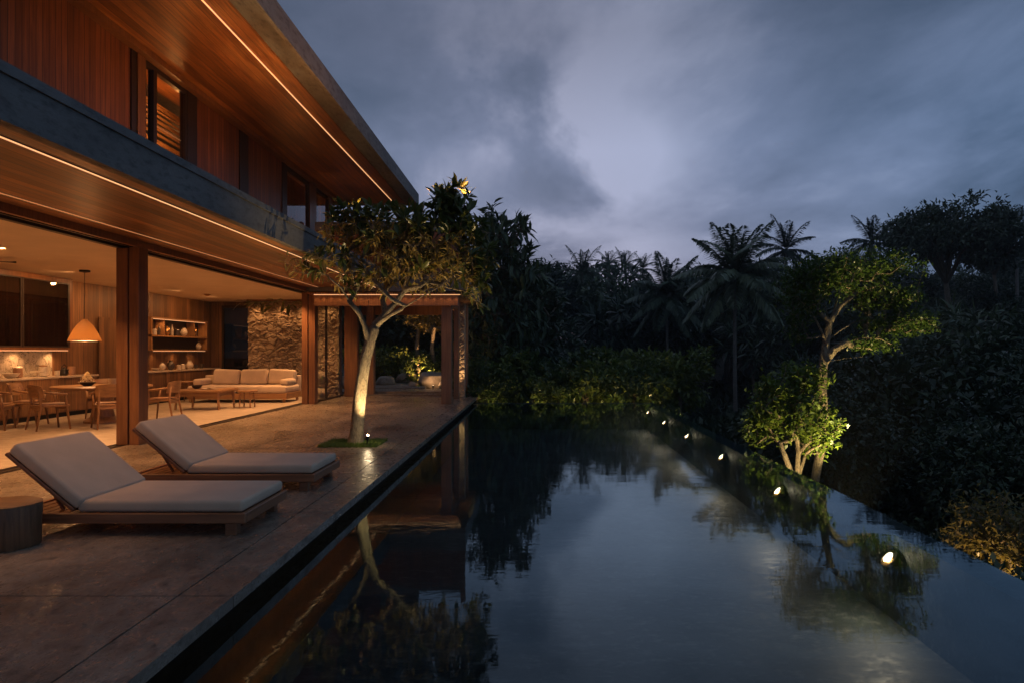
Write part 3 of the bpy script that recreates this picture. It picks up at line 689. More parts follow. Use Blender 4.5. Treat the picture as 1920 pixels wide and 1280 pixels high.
for x, y in ((-8.8, 16.87), (-7.8, 16.87), (-8.8, 17.73), (-7.8, 17.73)):
    b = MB(); b.tube([(x, y, .44), (x*1.0+(-.05 if x < -8.3 else .03), y, 0)], [.035, .026]); b.build('leg', M['furn_z'], ct)
t2 = thing('side_table', 'small round wooden side table at the end of the coffee table', 'side table', (-7.42, 17.7, 0))
b = MB(); b.lathe([(.24, .40), (.26, .41), (.26, .44), (0, .44)], n=28); b.build('tabletop', M['furn'], t2, local=True, auto=True)
for k in range(4):
    a = R(45+90*k); b = MB(); b.tube([(.17*math.cos(a), .17*math.sin(a), .4), (.2*math.cos(a), .2*math.sin(a), 0)], [.022, .018]); b.build('leg', M['furn_z'], t2, local=True)
bk = thing('open_book', 'open book lying on the coffee table', 'book', (-8.2, 17.2, .50))
b = MB()
for s in (-1, 1):
    V = []; 
    for i in range(7):
        u = i/6; V += [(s*u*.19, -.13, .028*math.sin(u*2.4)+.004), (s*u*.19, .13, .028*math.sin(u*2.4)+.004)]
    b.add(V, [(2*i, 2*i+2, 2*i+3, 2*i+1) for i in range(6)])
b.build('pages', M['paper'], bk, local=True); rb((-.2, .2, -.14, .14, 0, .004), 'cover', M['terracotta'], bk, .001, 1, local=True)
item('bowl', BOWL, M['darkceramic'], 'dark shallow bowl beside the open book', 'bowl', -8.6, 17.45, .50, sc=1.0)

dt_ = thing('dining_table', 'round wooden pedestal dining table under the woven pendant', 'dining table', (-8.83, 14.0, 0))
b = MB(); b.lathe([(.84, .70), (.90, .715), (.90, .745), (.885, .752), (0, .752)], n=56); b.build('tabletop', M['furn'], dt_, local=True, auto=True)
b = MB(); b.lathe([(.34, 0), (.34, .04), (.22, .12), (.17, .35), (.22, .62), (.36, .70)], n=32); b.build('pedestal', M['furn_z'], dt_, local=True, auto=True)

chair = thing('dining_chair', '', 'dining chair', (0, 0, 0))
def chair_parts(t):
    # seat (front is +y)
    b = MB(); b.rbox(-.25, .25, -.23, .25, .425, .465, r=.018, seg=2); b.build('seat', M['furn'], t, local=True, auto=True)
    b = MB(); b.rbox(-.22, .22, -.19, .22, .466, .492, r=.012, seg=2); b.build('seat_pad', M['terracotta'], t, local=True, auto=True)
    # curved back panel
    V = []; n = 14
    for i in range(n+1):
        u = -1+2*i/n; x = .27*math.sin(u*1.15)/math.sin(1.15); y = -.29+.10*(1-math.cos(u*1.15))*1.9
        for z, dy in ((.60, 0), (.84-.03*abs(u)**3, -.045)):
            V += [(x, y+dy, z), (x*.93, y+dy+.022, z)]
    F = []
    for i in range(n):
        a = 4*i; c = a+4
        F += [(a, c, c+2, a+2), (a+1, a+3, c+3, c+1), (a+2, c+2, c+3, a+3), (a, a+1, c+1, c)]
    F += [(0, 2, 3, 1), (4*n, 4*n+1, 4*n+3, 4*n+2)]
    b = MB(); b.add(V, F); b.build('backrest', M['furn'], t, local=True, auto=True)
    for s in (-1, 1):
        b = MB(); b.tube([(s*.25, -.15, .70), (s*.285, -.02, .675), (s*.285, .12, .66), (s*.25, .2, .655)], [.02, .022, .022, .018], n=8); b.build('armrest', M['furn'], t, local=True, smooth=True)
        b = MB(); b.tube([(s*.21, -.24, .75), (s*.22, -.21, .45), (s*.25, -.29, 0)], [.018, .024, .016], n=8); b.build('leg', M['furn_z'], t, local=True, smooth=True)
        b = MB(); b.tube([(s*.265, .17, .655), (s*.23, .20, .44), (s*.26, .25, 0)], [.018, .024, .016], n=8); b.build('leg', M['furn_z'], t, local=True, smooth=True)
    b = MB(); b.rbox(-.21, .21, .19, .215, .37, .424, r=.004, seg=1); b.rbox(-.21, .21, -.215, -.19, .37, .424, r=.004, seg=1); b.build('seat_rail', M['furn'], t, local=True)
chair_parts(chair)
chs = [(-9.95, 12.6, -70, 'leftmost wooden dining chair cut by the left edge of the photo'), (-9.88, 13.35, -75, 'wooden dining chair second from the left at the round table'),
       (-9.02, 12.72, -35, 'wooden dining chair with its back to the deck, left of the thick post'), (-8.05, 12.98, 42, 'wooden dining chair half hidden by the thick post'),
       (-7.72, 14.25, 95, 'wooden dining chair seen alone right of the thick post'), (-9.5, 15.05, 200, 'wooden dining chair on the kitchen side of the round table')]
for i, (x, y, a, lb) in enumerate(chs):
    c = chair if i == 0 else copy_tree(chair)
    c.location = (x, y, 0); c.rotation_euler = (0, 0, R(a)); c['label'] = lb; c['group'] = 'wooden chairs round the dining table'
fb = thing('flower_bowl', 'dark bowl heaped with pale blossoms on the dining table', 'flower bowl', (-9.05, 13.85, .752))
b = MB(); b.lathe([(.06, 0), (.12, .03), (.17, .08), (.16, .08), (.1, .04), (0, .03)], n=24); b.build('bowl', M['darkceramic'], fb, local=True, auto=True)
rs = np.random.RandomState(2); N = 420
u = rs.rand(N); a = rs.rand(N)*6.28; hh = u**.8*.21; rr = (.16*(1-hh/.24))*np.sqrt(rs.rand(N))
P = np.stack([rr*np.cos(a), rr*np.sin(a), .06+hh], 1); D = rs.randn(N, 3); D[:, 2] = abs(D[:, 2]); D /= np.linalg.norm(D, axis=1)[:, None]
S = np.cross(D, rs.randn(N, 3)); S /= np.linalg.norm(S, axis=1)[:, None]
V = np.stack([P-S*.012, P+D*.006+S*.0, P+S*.012+D*.02, P+D*.026], 1); quadmesh('blossoms', V[:, [0, 1, 2, 3]], M['flower'], fb)
item('planter_bowl', [(.10, 0), (.13, .02), (.15, .14), (.14, .14), (.11, .05), (0, .04)], M['ceramic'], 'pale speckled serving bowl on the table beside the post', 'bowl', -8.58, 14.05, .752)
item('bowl', BOWL, M['terracotta'], 'small brown bowl right of the speckled serving bowl', 'bowl', -8.35, 14.1, .752, sc=.8)

pd = thing('pendant_lamp', 'woven cone pendant lamp hanging over the dining table', 'pendant lamp', (-9.2, 14.0, 3.1))
b = MB(); b.lathe([(.10, -.0), (.10, -.035), (.03, -.05)], n=20); b.build('canopy', M['black'], pd, local=True, auto=True)
b = MB(); b.tube([(0, 0, -.04), (0, 0, -1.02)], .006); b.build('cord', M['black'], pd, local=True)
b = MB(); b.lathe([(.045, -1.00), (.06, -1.03), (.15, -1.13), (.235, -1.28), (.295, -1.43), (.30, -1.445), (.285, -1.43), (.225, -1.28), (.14, -1.135), (.05, -1.04)], n=40); b.build('lamp_shade', M['rattan'], pd, local=True, auto=True)
b = MB(); b.lathe([(0, -1.30), (.05, -1.31), (.06, -1.36), (.04, -1.41), (0, -1.42)], n=16); b.build('bulb', M['bulb'], pd, local=True, smooth=True)
b = MB(); b.lathe([(.272, -1.436), (.272, -1.441), (0, -1.443)], n=36); b.build('shade_glow_disc', M['shadeglow'], pd, local=True, auto=True)  # added glowing disc standing in for the lit underside of the shade
lamp('shade_light', 'POINT', pd, (-9.2, 14.0, 1.78), 1.8, WARM, size=.03)
lamp('pendant_light', 'POINT', pd, (-9.2, 14.0, 1.61), 34, WARM, size=.06)
cs = thing('ceiling_spotlight', 'small round ceiling spotlight near the far corner of the living room', 'spotlight', (-9.5, 19.9, 3.1))
b = MB(); b.lathe([(.09, 0), (.09, -.02), (.05, -.03), (.05, -.05), (0, -.05)], n=20); b.build('housing', M['brass'], cs, local=True, auto=True)
lamp('spotlight_light', 'SPOT', cs, (-9.5, 19.9, 3.03), 60, WARM, (0, 0, -1), 130, .8, .04)
# ceiling fan: leaf-shaped blade tips reach into view at the left edge
fan = thing('ceiling_fan', 'dark ceiling fan with leaf shaped blades at the left edge', 'ceiling fan', (-9.85, 11.9, 3.1))
b = MB(); b.lathe([(.06, 0), (.06, -.05), (.09, -.06), (.09, -.1), (0, -.11)], n=20); b.build('hub', M['black'], fan, local=True, auto=True)
for k in range(4):
    a = R(20+90*k); V = []; n = 8
    for i in range(n+1):
        u = i/n; wd = .11*math.sin(math.pi*min(1, u*.9+.06))**.7*(1 if i < n else 0)
        for s in (-1, 1):
            p = Vector((.08+u*.62, s*wd, -.07+.012*s)); p.rotate(Matrix.Rotation(a, 3, 'Z')); V += [p[:], (p+Vector((0, 0, -.012)))[:]]
    F = []
    for i in range(n):
        q = 4*i; F += [(q, q+4, q+6, q+2), (q+1, q+3, q+7, q+5), (q, q+1, q+5, q+4), (q+2, q+6, q+7, q+3)]
    b = MB(); b.add(V, F); b.build('blade', M['black'], fan, local=True)
# interior light: unseen spots just inside the glazing head, and a fill row added further in
for k in range(8): lamp('interior_fill_spot', 'SPOT', H, (-6.75, 4.6+k*2.3, 3.09), 420, WARM, (.08, 0, -1), 106, .8, .05)
for k in range(8): lamp('interior_fill_spot', 'SPOT', H, (-9.6, 5.5+k*2.2, 3.09), 85, WARM, (-.45, 0, -1), 165, .6, .05)  # fill row added to brighten the room, no fixture modelled
# strips: the light they throw
for k in range(14):
    lamp('strip_light', 'SPOT', H, (-4.25, 4.8+k*1.03, 3.14), 30, (1, .46, .17), (-.14, 0, -1), 98, .9, .02)
for k in range(8):
    lamp('strip_light', 'SPOT', roof, (-4.486, 4.5+k*2.3, 6.18), 22, (1, .45, .16), (-.25, 0, -1), 84, .9, .02)
up_ = lamp('uplight_strip', 'AREA', H, (-4.35, 11.0, 3.60), 290, (1, .42, .135), (-.12, 0, 1), size=.04, sy=18.0)
for k in range(20): lamp('strip_light', 'SPOT', H, (-5.9+k*.2, 18.507, 2.95), 1.1, (1, .44, .16), (0, .05, -1), 120, .9, .02)
for k in range(3): lamp('upper_fill_light', 'POINT', H, (-7.6, 11.3+k*4.0, 5.9), 14, (1, .5, .22), size=.1)  # added fill lamps for a faint glow behind the upper windows
for k in range(4): lamp('stone_wall_fill', 'SPOT', H, (-8.8+k*.75, 21.55, 3.04), 26, WARM, (0, .28, -1), 100, .8, .03)  # added spots that graze the stone wall to brighten it, no fixture
lamp('pavilion_light', 'SPOT', H, (-4.2, 20.6, 2.95), 25, WARM, (0, 0, -1), 150, .8, .05)

# ================================================================ LOUNGERS AND STUMP
lg = thing('sun_lounger', '', 'sun lounger', (-3.2, 5.35, 0))
# local: x along length (foot at +.94), y across 0..0.93
L0, L1 = -.97, .94
rb((L0, L1, 0, .045, .10, .18), 'side_rail', M['teak'], lg, .006, 1, local=True)
rb((L0, L1, .885, .93, .10, .18), 'side_rail', M['teak'], lg, .006, 1, local=True)
rb((L1-.045, L1, .047, .883, .10, .18), 'end_rail', M['teak_y'], lg, .006, 1, local=True); rb((L0, L0+.045, .047, .883, .10, .18), 'end_rail', M['teak_y'], lg, .006, 1, local=True)
b = MB(); x = L0+.06
while x < L1-.1: b.box(x, x+.07, .047, .883, .150, .172); x += .085
b.build('slatted_base', M['teak_y'], lg, local=True)
for x in (L0+.12, L1-.17):
    for y in (.03, .82): rb((x, x+.09, y, y+.08, 0, .099), 'leg', M['teak'], lg, .004, 1, local=True)
rb((-.40, L1-.03, .03, .90, .182, .275), 'seat_cushion', M['cushion'], lg, .03, 4, local=True)
ang = R(40)
def BM(z): return Matrix.Translation((-.43, 0, .185)) @ Matrix.Rotation(ang, 4, 'Y') @ Matrix.Translation((0, 0, z))
rb((-.70, .0, .02, .91, 0, .03), 'back_frame', M['teak'], lg, .006, 1, BM(0), local=True)
rb((-.695, .01, .015, .915, 0, .10), 'back_cushion', M['cushion'], lg, .028, 4, BM(.034), local=True)
for y in (.2, .73): b = MB(); b.tube([(-.80, y, .46), (-.62, y, .17)], .014, n=6); b.build('back_support', M['teak'], lg, local=True)
l2 = copy_tree(lg); l2.location = (-3.2, 7.05, 0)
lg['label'] = 'nearer teak sun lounger with pale cushions beside the round stump'; l2['label'] = 'farther teak sun lounger with pale cushions next to the thick post'
for o in (lg, l2): o['group'] = 'teak loungers on the deck'
sp_ = thing('stump_table', 'dark wooden stump side table at the left edge of the deck', 'stump table', (-3.95, 5.10, 0), scale=(.88, .88, .84))
wob = [1+.02*math.sin(k*1.3)+.025*math.sin(k*.5+1) for k in range(40)]
b = MB(); b.lathe([(.25, 0), (.262, .02), (.262, .2), (.27, .35), (.262, .372)], n=40, wob=wob); b.build('trunk_body', M['stump'], sp_, local=True, auto=True)
b = MB(); b.lathe([(.264, .372), (.268, .38), (.25, .388), (0, .388)], n=40, wob=wob); b.build('stump_top', M['furn'], sp_, local=True, auto=True)

# ================================================================ POOL LAMPS
for k, Yl in enumerate((5.95, 8.8, 11.65, 14.5, 17.3, 20.1)):
    lbs = ['nearest round underwater pool lamp, the largest', 'second nearest underwater lamp in the pool wall', 'third underwater lamp along the pool wall', 'fourth underwater lamp along the pool wall', 'second farthest underwater lamp in the pool wall', 'farthest small underwater lamp near the far pool edge']
    x = rim_inner(Yl); t = thing('pool_lamp', lbs[k], 'pool lamp', (x, Yl, -.36), 0, 'underwater lamps along the pool wall')
    b = MB(); b.lathe([(.085, 0), (.085, .02), (.066, .03)], n=24); o = b.build('trim_ring', M['brass'], t, local=True, auto=True); o.rotation_euler = (0, R(-48), 0); o.location = (-.06, 0, 0)
    b = MB(); b.lathe([(.064, .018), (.05, .03), (0, .034)], n=24); o = b.build('lens', M['poolbulb'], t, local=True, auto=True); o.rotation_euler = (0, R(-48), 0); o.location = (-.06, 0, 0)
    b = MB(); b.box(-.06, 0, -.03, .03, -.05, .01); b.build('bracket', M['brass'], t, local=True)
    lamp('pool_light', 'SPOT', t, (x-.13, Yl, -.32), 30, (1, .74, .46), (-.5, -.15, -.7), 165, 1.0, .05)
    lamp('lens_spill', 'POINT', t, (x-.12, Yl-.02, -.34), 1.6, (1, .76, .46), size=.02)

# ================================================================ PLANTS
LQ = [(0, 1, 2, 3)]
LN = [(0, 1, 3), (0, 3, 2), (1, 4, 6, 3), (3, 6, 5, 2), (4, 7, 6), (6, 7, 5)]
def norm(a): return a/np.maximum(np.linalg.norm(a, axis=-1, keepdims=True), 1e-9)
def leaf_quads(P, D, Nn, L, W, droop=.15):
    """4-vert leaves (far/medium)"""
    D = norm(D); S = norm(np.cross(D, Nn)); U = np.cross(S, D)
    L = np.asarray(L).reshape(-1, 1)*np.ones((len(P), 1)); W = np.asarray(W).reshape(-1, 1)*np.ones((len(P), 1))
    return np.stack([P, P+D*L*.45+S*W*.5+U*W*.14, P+D*L-U*L*droop, P+D*L*.45-S*W*.5+U*W*.14], 1)
def leaf_near(P, D, Nn, L, W, droop=.2):
    D = norm(D); S = norm(np.cross(D, Nn)); U = np.cross(S, D)
    L = np.asarray(L).reshape(-1, 1)*np.ones((len(P), 1)); W = np.asarray(W).reshape(-1, 1)*np.ones((len(P), 1))
    up = U*W*.16
    return np.stack([P, P+D*L*.35+S*W*.42+up-U*L*droop*.12, P+D*L*.35-S*W*.42+up-U*L*droop*.12, P+D*L*.36-U*L*droop*.12,
                     P+D*L*.7+S*W*.45+up-U*L*droop*.5, P+D*L*.7-S*W*.45+up-U*L*droop*.5, P+D*L*.71-U*L*droop*.5, P+D*L-U*L*droop], 1)
def skeleton(seeds, tips, seed=0, step=.25, r_tip=.006, expo=.42, wig=.06, back=.55):
    """seeds: polylines (lists of points) sharing nodes; tips are joined one by one to the nearest node. returns tubes, tip dirs"""
    rs = np.random.RandomState(seed)
    P = []; par = []
    def addn(p, q): P.append(np.array(p, float)); par.append(q); return len(P)-1
    root = None
    for s in seeds:
        q = None
        if root is not None:
            A = np.array(P); q = int(np.argmin(((A-np.array(s[0]))**2).sum(1)))
            s = s[1:]
        for p in s: q = addn(p, q); root = 0
    base = np.array(P[0]); tips = np.array(tips)
    c0 = np.array(P).mean(0)
    order = np.argsort(((tips-c0)**2).sum(1)); tipnodes = []
    for i in order:
        t = tips[i]; A = np.array(P); d = np.linalg.norm(A-t, axis=1)
        # prefer nodes that lie lower than the tip
        d = d+np.maximum(A[:, 2]-t[2], 0)*1.5; d[:2] += 50
        q = int(np.argmin(d)); L = np.linalg.norm(A[q]-t); n = max(1, int(L/step)); a = A[q]
        g = a
        if par[q] is not None: 
            gdir = norm(a-P[par[q]]); ctrl = a+gdir*L*.35+np.array([0, 0, -.08*L])
        else: ctrl = (a+t)/2
        for k in range(1, n+1):
            u = k/n; p = (1-u)**2*a+2*u*(1-u)*ctrl+u*u*t
            if k < n: p = p+rs.randn(3)*wig*step
            q = addn(p, q)
        tipnodes.append(q)
    n = len(P); cnt = np.zeros(n)
    for q in tipnodes:
        while q is not None: cnt[q] += 1; q = par[q]
    cnt = np.maximum(cnt, 1)
    return np.array(P), par, cnt, tipnodes
def branch_tubes(b, P, par, cnt, rad, nmin=4, nmax=8, skip=0):
    """one tube per chain of nodes"""
    kids = {}
    for i, q in enumerate(par):
        if q is not None: kids.setdefault(q, []).append(i)
    done = set()
    starts = [(None, i) for i, q in enumerate(par) if q is None]
    while starts:
        pr, i = starts.pop()
        chain = ([pr] if pr is not None else [])+[i]
        while i in kids:
            ks = sorted(kids[i], key=lambda k: -cnt[k]); starts += [(i, k) for k in ks[1:]]; i = ks[0]; chain.append(i)
        if len(chain) < 2: continue
        r = [rad[k] for k in chain]
        if pr is not None: r[0] = min(r[0], r[1]*1.25)
        r[-1] = r[-1]*.4
        b.tube([P[k] for k in chain], r, n=(nmax if max(r) > .03 else nmin if max(r) < .012 else 6), cap=False)
def tipdirs(P, par, tips): return norm(np.array([P[i]-P[par[i]] for i in tips]))
def ellip(rs, c, r, n, shell=.5, flat=None):
    v = rs.randn(n, 3); v = norm(v); rr = (shell+(1-shell)*rs.rand(n, 1))**1.0
    p = v*rr*np.array(r)+np.array(c)
    return p

# ---------------- main tree on the deck (leaning trunk, spreading crown)
def P3(x, y, Y): return list(at(x, y, Y))
def main_tree():
    base = Vector((-2.80, 10.75, -.03))
    t = thing('deck_tree', 'leaning tree with pale trunk lit from below growing through the deck', 'tree', base)
    rs = np.random.RandomState(11)
    trunk = [[-2.80, 10.75, -.03], P3(670, 800, 10.75), P3(673, 760, 10.75), P3(678, 715, 10.75), P3(685, 672, 10.75), P3(694, 640, 10.75), P3(703, 612, 10.75)]
    seeds = [trunk,
        [trunk[5], P3(684, 612, 10.7), P3(675, 590, 10.65), P3(655, 565, 10.6), P3(640, 540, 10.5), P3(610, 515, 10.4), P3(575, 500, 10.3)],
        [trunk[5], P3(698, 605, 11.0), P3(692, 585, 11.1), P3(690, 555, 11.2), P3(684, 520, 11.3), P3(670, 490, 11.4)],
        [trunk[6], P3(722, 588, 10.8), P3(742, 568, 10.85), P3(758, 545, 10.9), P3(768, 515, 10.9), P3(772, 480, 10.9), P3(790, 430, 10.9)],
        [trunk[6], P3(730, 592, 10.6), P3(752, 580, 10.5), P3(785, 560, 10.4), P3(820, 540, 10.3), P3(850, 520, 10.2)],
        [P3(722, 588, 10.8), P3(718, 565, 10.9), P3(724, 540, 11.0), P3(728, 505, 11.1), P3(740, 470, 11.2)]]
    # tip cloud: sparse left lobe, dense right mass
    T = []
    T.append(ellip(rs, P3(790, 470, 10.9), (1.10, .9, .66), 440, .25))
    T.append(ellip(rs, P3(685, 430, 10.9), (.80, .7, .40), 200, .3))
    T.append(ellip(rs, P3(845, 375, 10.8), (.36, .4, .34), 42, .3))
    T.append(ellip(rs, P3(885, 485, 10.8), (.36, .6, .80), 120, .3))
    T.append(ellip(rs, P3(600, 490, 10.4), (.62, .5, .24), 60, .3))
    T.append(ellip(rs, P3(690, 520, 10.7), (.7, .5, .25), 60, .3))
    T = np.vstack(T)
    P, par, cnt, tips = skeleton(seeds, T, 3, .14, wig=.18)
    rad = .0030*cnt**.5
    rad = np.minimum(rad, .046); 
    tr = [.118, .106, .100, .096, .090, .084, .074]
    rad[:7] = tr
    b = MB(); 
    # trunk separately, finer, with root flare
    tp = [Vector(P[i]) for i in range(7)]; fine = []; fr = []
    for i in range(6):
        for k in range(6):
            u = k/6; fine.append(tp[i].lerp(tp[i+1], u)); r = tr[i]*(1-u)+tr[i+1]*u
            if i == 0: r += .035*(1-u)**3
            fr.append(r)
    fine.append(tp[6]); fr.append(tr[6])
    q = MB(); q.tube(fine, fr, n=18); V = q.v[0].copy()
    V += (rs.rand(*V.shape)-.5)*.006; q.v[0] = V
    b.add(q.v[0], q.f)
    par2 = list(par)
    # drop trunk segments (already built): make chains start above
    kids = [(i) for i in range(len(P))]
    for i in range(1, 7): par2[i] = None
    branch_tubes(b, P, par2, cnt, rad, 4, 10)
    b.build('trunk', M['bark'], t, smooth=True)
    D = tipdirs(P, par, tips); TP = P[tips]
    # rosettes of leaves
    warm = []; big = []
    for p, d in zip(TP, D):
        px = 1000+p[0]/p[1]*1280; py = 658-(p[2]-1.45)/p[1]*1280
        isbig = (px > 775 and py < 440) or (py < 410) or rs.rand() < .12
        if px > 880 and py > 420: isbig = rs.rand() < .35
        sparse = px < 650 and py > 440
        n = rs.randint(7, 11) if isbig else (rs.randint(3, 6) if sparse else rs.randint(4, 8))
        for k in range(n):
            a = rs.rand()*6.28; o = norm(np.cross(d, [math.cos(a), math.sin(a), .3])); el = rs.uniform(.1, .75)
            dd = norm(o*(1-el)+d*el*.9+np.array([0, 0, .05 if isbig else -.25]))
            q_ = p-d*rs.rand()*(.06 if isbig else .16)
            (big if isbig else warm).append((q_, dd, rs.uniform(.15, .24) if isbig else rs.uniform(.09, .17)))
    def mk(lst, name, m, wf, droop):
        A = np.array([x[0] for x in lst]); B = np.array([x[1] for x in lst]); L = np.array([x[2] for x in lst])
        Nn = norm(np.array([0, 0, 1.])+rs.randn(len(lst), 3)*.35)
        V = leaf_near(A, B, Nn, L, L*wf, droop)-np.array(base)
        quadmesh(name, V, m, t, 8, LN, smooth=False)
    mk(warm, 'crown', M['leaf_lamplit'], .21, .35); mk(big, 'upper_crown', M['leaf_frangi'], .34, .25)
    return t
dtree = main_tree()
dtree['label'] = 'leaning tree with pale uplit trunk growing from a square hole in the deck'
# grass in the planting hole
gr = thing('planting_bed', 'square bed of short grass in the deck around the tree', 'planting bed', ((hx0+hx1)/2, (hy0+hy1)/2, -.07))
b = MB(); b.box(hx0+.003, hx1-.003, hy0+.003, hy1-.003, -.071, -.03); b.build('soil', M['ground'], gr)
rs = np.random.RandomState(4); N = 9000
Pg = np.stack([rs.uniform(hx0, hx1, N), rs.uniform(hy0, hy1, N), np.full(N, -.031)], 1); c_ = np.array([(hx0+hx1)/2, (hy0+hy1)/2, 0])
D = np.stack([rs.randn(N)*.45, rs.randn(N)*.45, np.ones(N)], 1)
Pg -= np.array(wloc(gr)); o = quadmesh('grass', leaf_quads(Pg, D, rs.randn(N, 3), rs.uniform(.04, .10, N), .009), M['grass'], gr); o['kind'] = 'stuff'
def uplight(label, x, y, z, power, aim, spot=90, color=(1, .68, .32), glow=True, name='garden_spotlight'):
    t = thing(name, label, 'garden light', (x, y, z))
    b = MB(); b.tube([(0, 0, -.03), (0, 0, .05)], .008); b.build('stake', M['black'], t, local=True)
    a = Vector(aim).normalized(); c = Vector((0, 0, .07))
    b = MB(); b.tube([c-a*.04, c+a*.02, c+a*.03], [.024, .03, .03], n=14); b.build('housing', M['black'], t, local=True)
    b = MB(); b.lathe([(0, -.016), (.014, -.010), (.017, 0), (.014, .010), (0, .016)], n=12)
    o = b.build('bulb', M['bulb'], t, local=True, smooth=True); o.location = c+a*.036
    lamp('garden_light', 'SPOT', t, Vector((x, y, z))+c+a*.07, power, color, aim, spot, .7, .012); return t
uplight('small glowing spotlight at the foot of the deck tree', -2.545, 10.46, .06, 290, (.25, .12, 1), 112)
lamp('bulb_spill', 'POINT', bpy.data.objects['garden_spotlight'], (-2.535, 10.45, .22), 2.2, (1, .74, .42), size=.015)
uplight('small uplight at the foot of the slim stone pier', -2.33, 21.1, 0, 90, (0, .10, 1), 75, (1, .6, .28))

# ---------------- generic small tree / shrub builder
def plant(name, label, cat, base, seeds, T, m_leaf, m_bark, seed, r_tip, expo, leafL, wf, nleaf, group=None, near=False, droop=.2, step=.2, maxr=.2, updir=.1, leafback=.15, flat=.35, wig=.15, crownname='crown'):
    rs = np.random.RandomState(seed); base = Vector(base)
    t = thing(name, label, cat, base, 0, group)
    P, par, cnt, tips = skeleton(seeds, T, seed, step, wig=wig)
    rad = np.minimum(r_tip*cnt**expo, maxr)
    b = MB(); branch_tubes(b, P, par, cnt, rad, 3, 9); b.build('trunk', m_bark, t, smooth=True)
    D = tipdirs(P, par, tips); A = []; B = []
    for p, d in zip(P[tips], D):
        n = rs.randint(nleaf[0], nleaf[1]); 
        A.append(p-d*rs.rand(n, 1)*leafback+rs.randn(n, 3)*leafback*.35); B.append(norm(d*.4+rs.randn(n, 3)*.8+np.array([0, 0, updir])))
    A = np.vstack(A); B = np.vstack(B); L = rs.uniform(leafL[0], leafL[1], len(A)); Nn = norm(np.array([0, 0, 1.])+rs.randn(len(A), 3)*flat)
    if near: quadmesh(crownname, leaf_near(A, B, Nn, L, L*wf, droop)-np.array(base), m_leaf, t, 8, LN)
    else: quadmesh(crownname, leaf_quads(A, B, Nn, L, L*wf, droop)-np.array(base), m_leaf, t)
    return t
# slender uplit tree beyond the pool (right)
Yt = 12.0; rs = np.random.RandomState(21)
tb = P3(1524, 925, Yt)
tk = [tb, P3(1533, 870, Yt), P3(1542, 830, Yt), P3(1545, 780, Yt), P3(1541, 720, Yt), P3(1544, 680, Yt), P3(1549, 640, Yt), P3(1556, 605, Yt)]
seeds = [tk, [tk[5], P3(1565, 655, Yt-.1), P3(1590, 640, Yt-.2), P3(1620, 633, Yt-.3), P3(1650, 635, Yt-.4), P3(1672, 645, Yt-.4)],
  [tk[6], P3(1572, 622, Yt+.1), P3(1600, 605, Yt+.2), P3(1640, 595, Yt+.2), P3(1690, 598, Yt+.3), P3(1740, 610, Yt+.3)],
  [tk[7], P3(1575, 575, Yt), P3(1605, 550, Yt), P3(1650, 535, Yt), P3(1700, 540, Yt)],
  [tk[7], P3(1548, 575, Yt+.2), P3(1540, 540, Yt+.3), P3(1545, 500, Yt+.3)],
  [tk[6], P3(1530, 600, Yt-.2), P3(1505, 575, Yt-.3), P3(1485, 550, Yt-.3)],
  [tk[7], P3(1570, 560, Yt+.3), P3(1590, 520, Yt+.4), P3(1630, 490, Yt+.5)],
  [tk[5], P3(1580, 672, Yt), P3(1620, 668, Yt)]]
T = np.vstack([ellip(rs, P3(1610, 500, Yt+.2), (1.25, .9, .36), 420, .3), ellip(rs, P3(1500, 545, Yt), (.42, .6, .62), 170, .3),
  ellip(rs, P3(1660, 560, Yt+.2), (.85, .6, .28), 190, .3), ellip(rs, P3(1690, 605, Yt+.1), (.72, .5, .24), 170, .3), ellip(rs, P3(1640, 645, Yt-.2), (.45, .3, .12), 50, .3), ellip(rs, P3(1560, 520, Yt), (.6, .6, .35), 120, .3), ellip(rs, P3(1495, 620, Yt), (.25, .4, .3), 26, .3)])
plant('slender_tree', 'tall slender uplit tree with arching branches beyond the infinity edge', 'tree', tb, seeds, T, M['leaf_lime'], M['bark'], 21, .0026, .50, (.045, .10), .5, (8, 13), step=.16, maxr=.075, wig=.2)
# bushy uplit small tree in front of it
Yb = 11.3; rs = np.random.RandomState(22); bb_ = P3(1492, 912, Yb)
seeds = [[bb_, P3(1490, 890, Yb)], [bb_, P3(1478, 870, Yb-.1), P3(1462, 830, Yb-.2), P3(1440, 800, Yb-.2)], [bb_, P3(1497, 850, Yb), P3(1492, 800, Yb), P3(1488, 740, Yb)], [bb_, P3(1510, 850, Yb+.1), P3(1530, 800, Yb+.2), P3(1545, 760, Yb+.2)]]
T = np.vstack([ellip(rs, P3(1485, 775, Yb), (.66, .7, .55), 210, .3), ellip(rs, P3(1510, 705, Yb), (.42, .5, .32), 90, .3), ellip(rs, P3(1425, 790, Yb), (.36, .4, .42), 80, .3), ellip(rs, P3(1545, 800, Yb), (.40, .4, .5), 80, .3), ellip(rs, P3(1450, 730, Yb), (.4, .4, .25), 60, .3)])
plant('uplit_bush', 'round leafy bush brightly lit from below beside the slender tree', 'bush', bb_, seeds, T, M['leaf_lime'], M['bark'], 22, .0045, .45, (.06, .13), .5, (7, 11), step=.16, maxr=.045)
uplight('hidden uplight at the foot of the leafy bush beyond the pool', 4.45, 10.1, -1.25, 270, (-.05, .55, 1), 110, (1, .72, .32))
uplight('uplight at the foot of the slender tree beyond the pool', 5.05, 10.75, -1.6, 980, (.20, .33, 1), 75, (1, .74, .32))
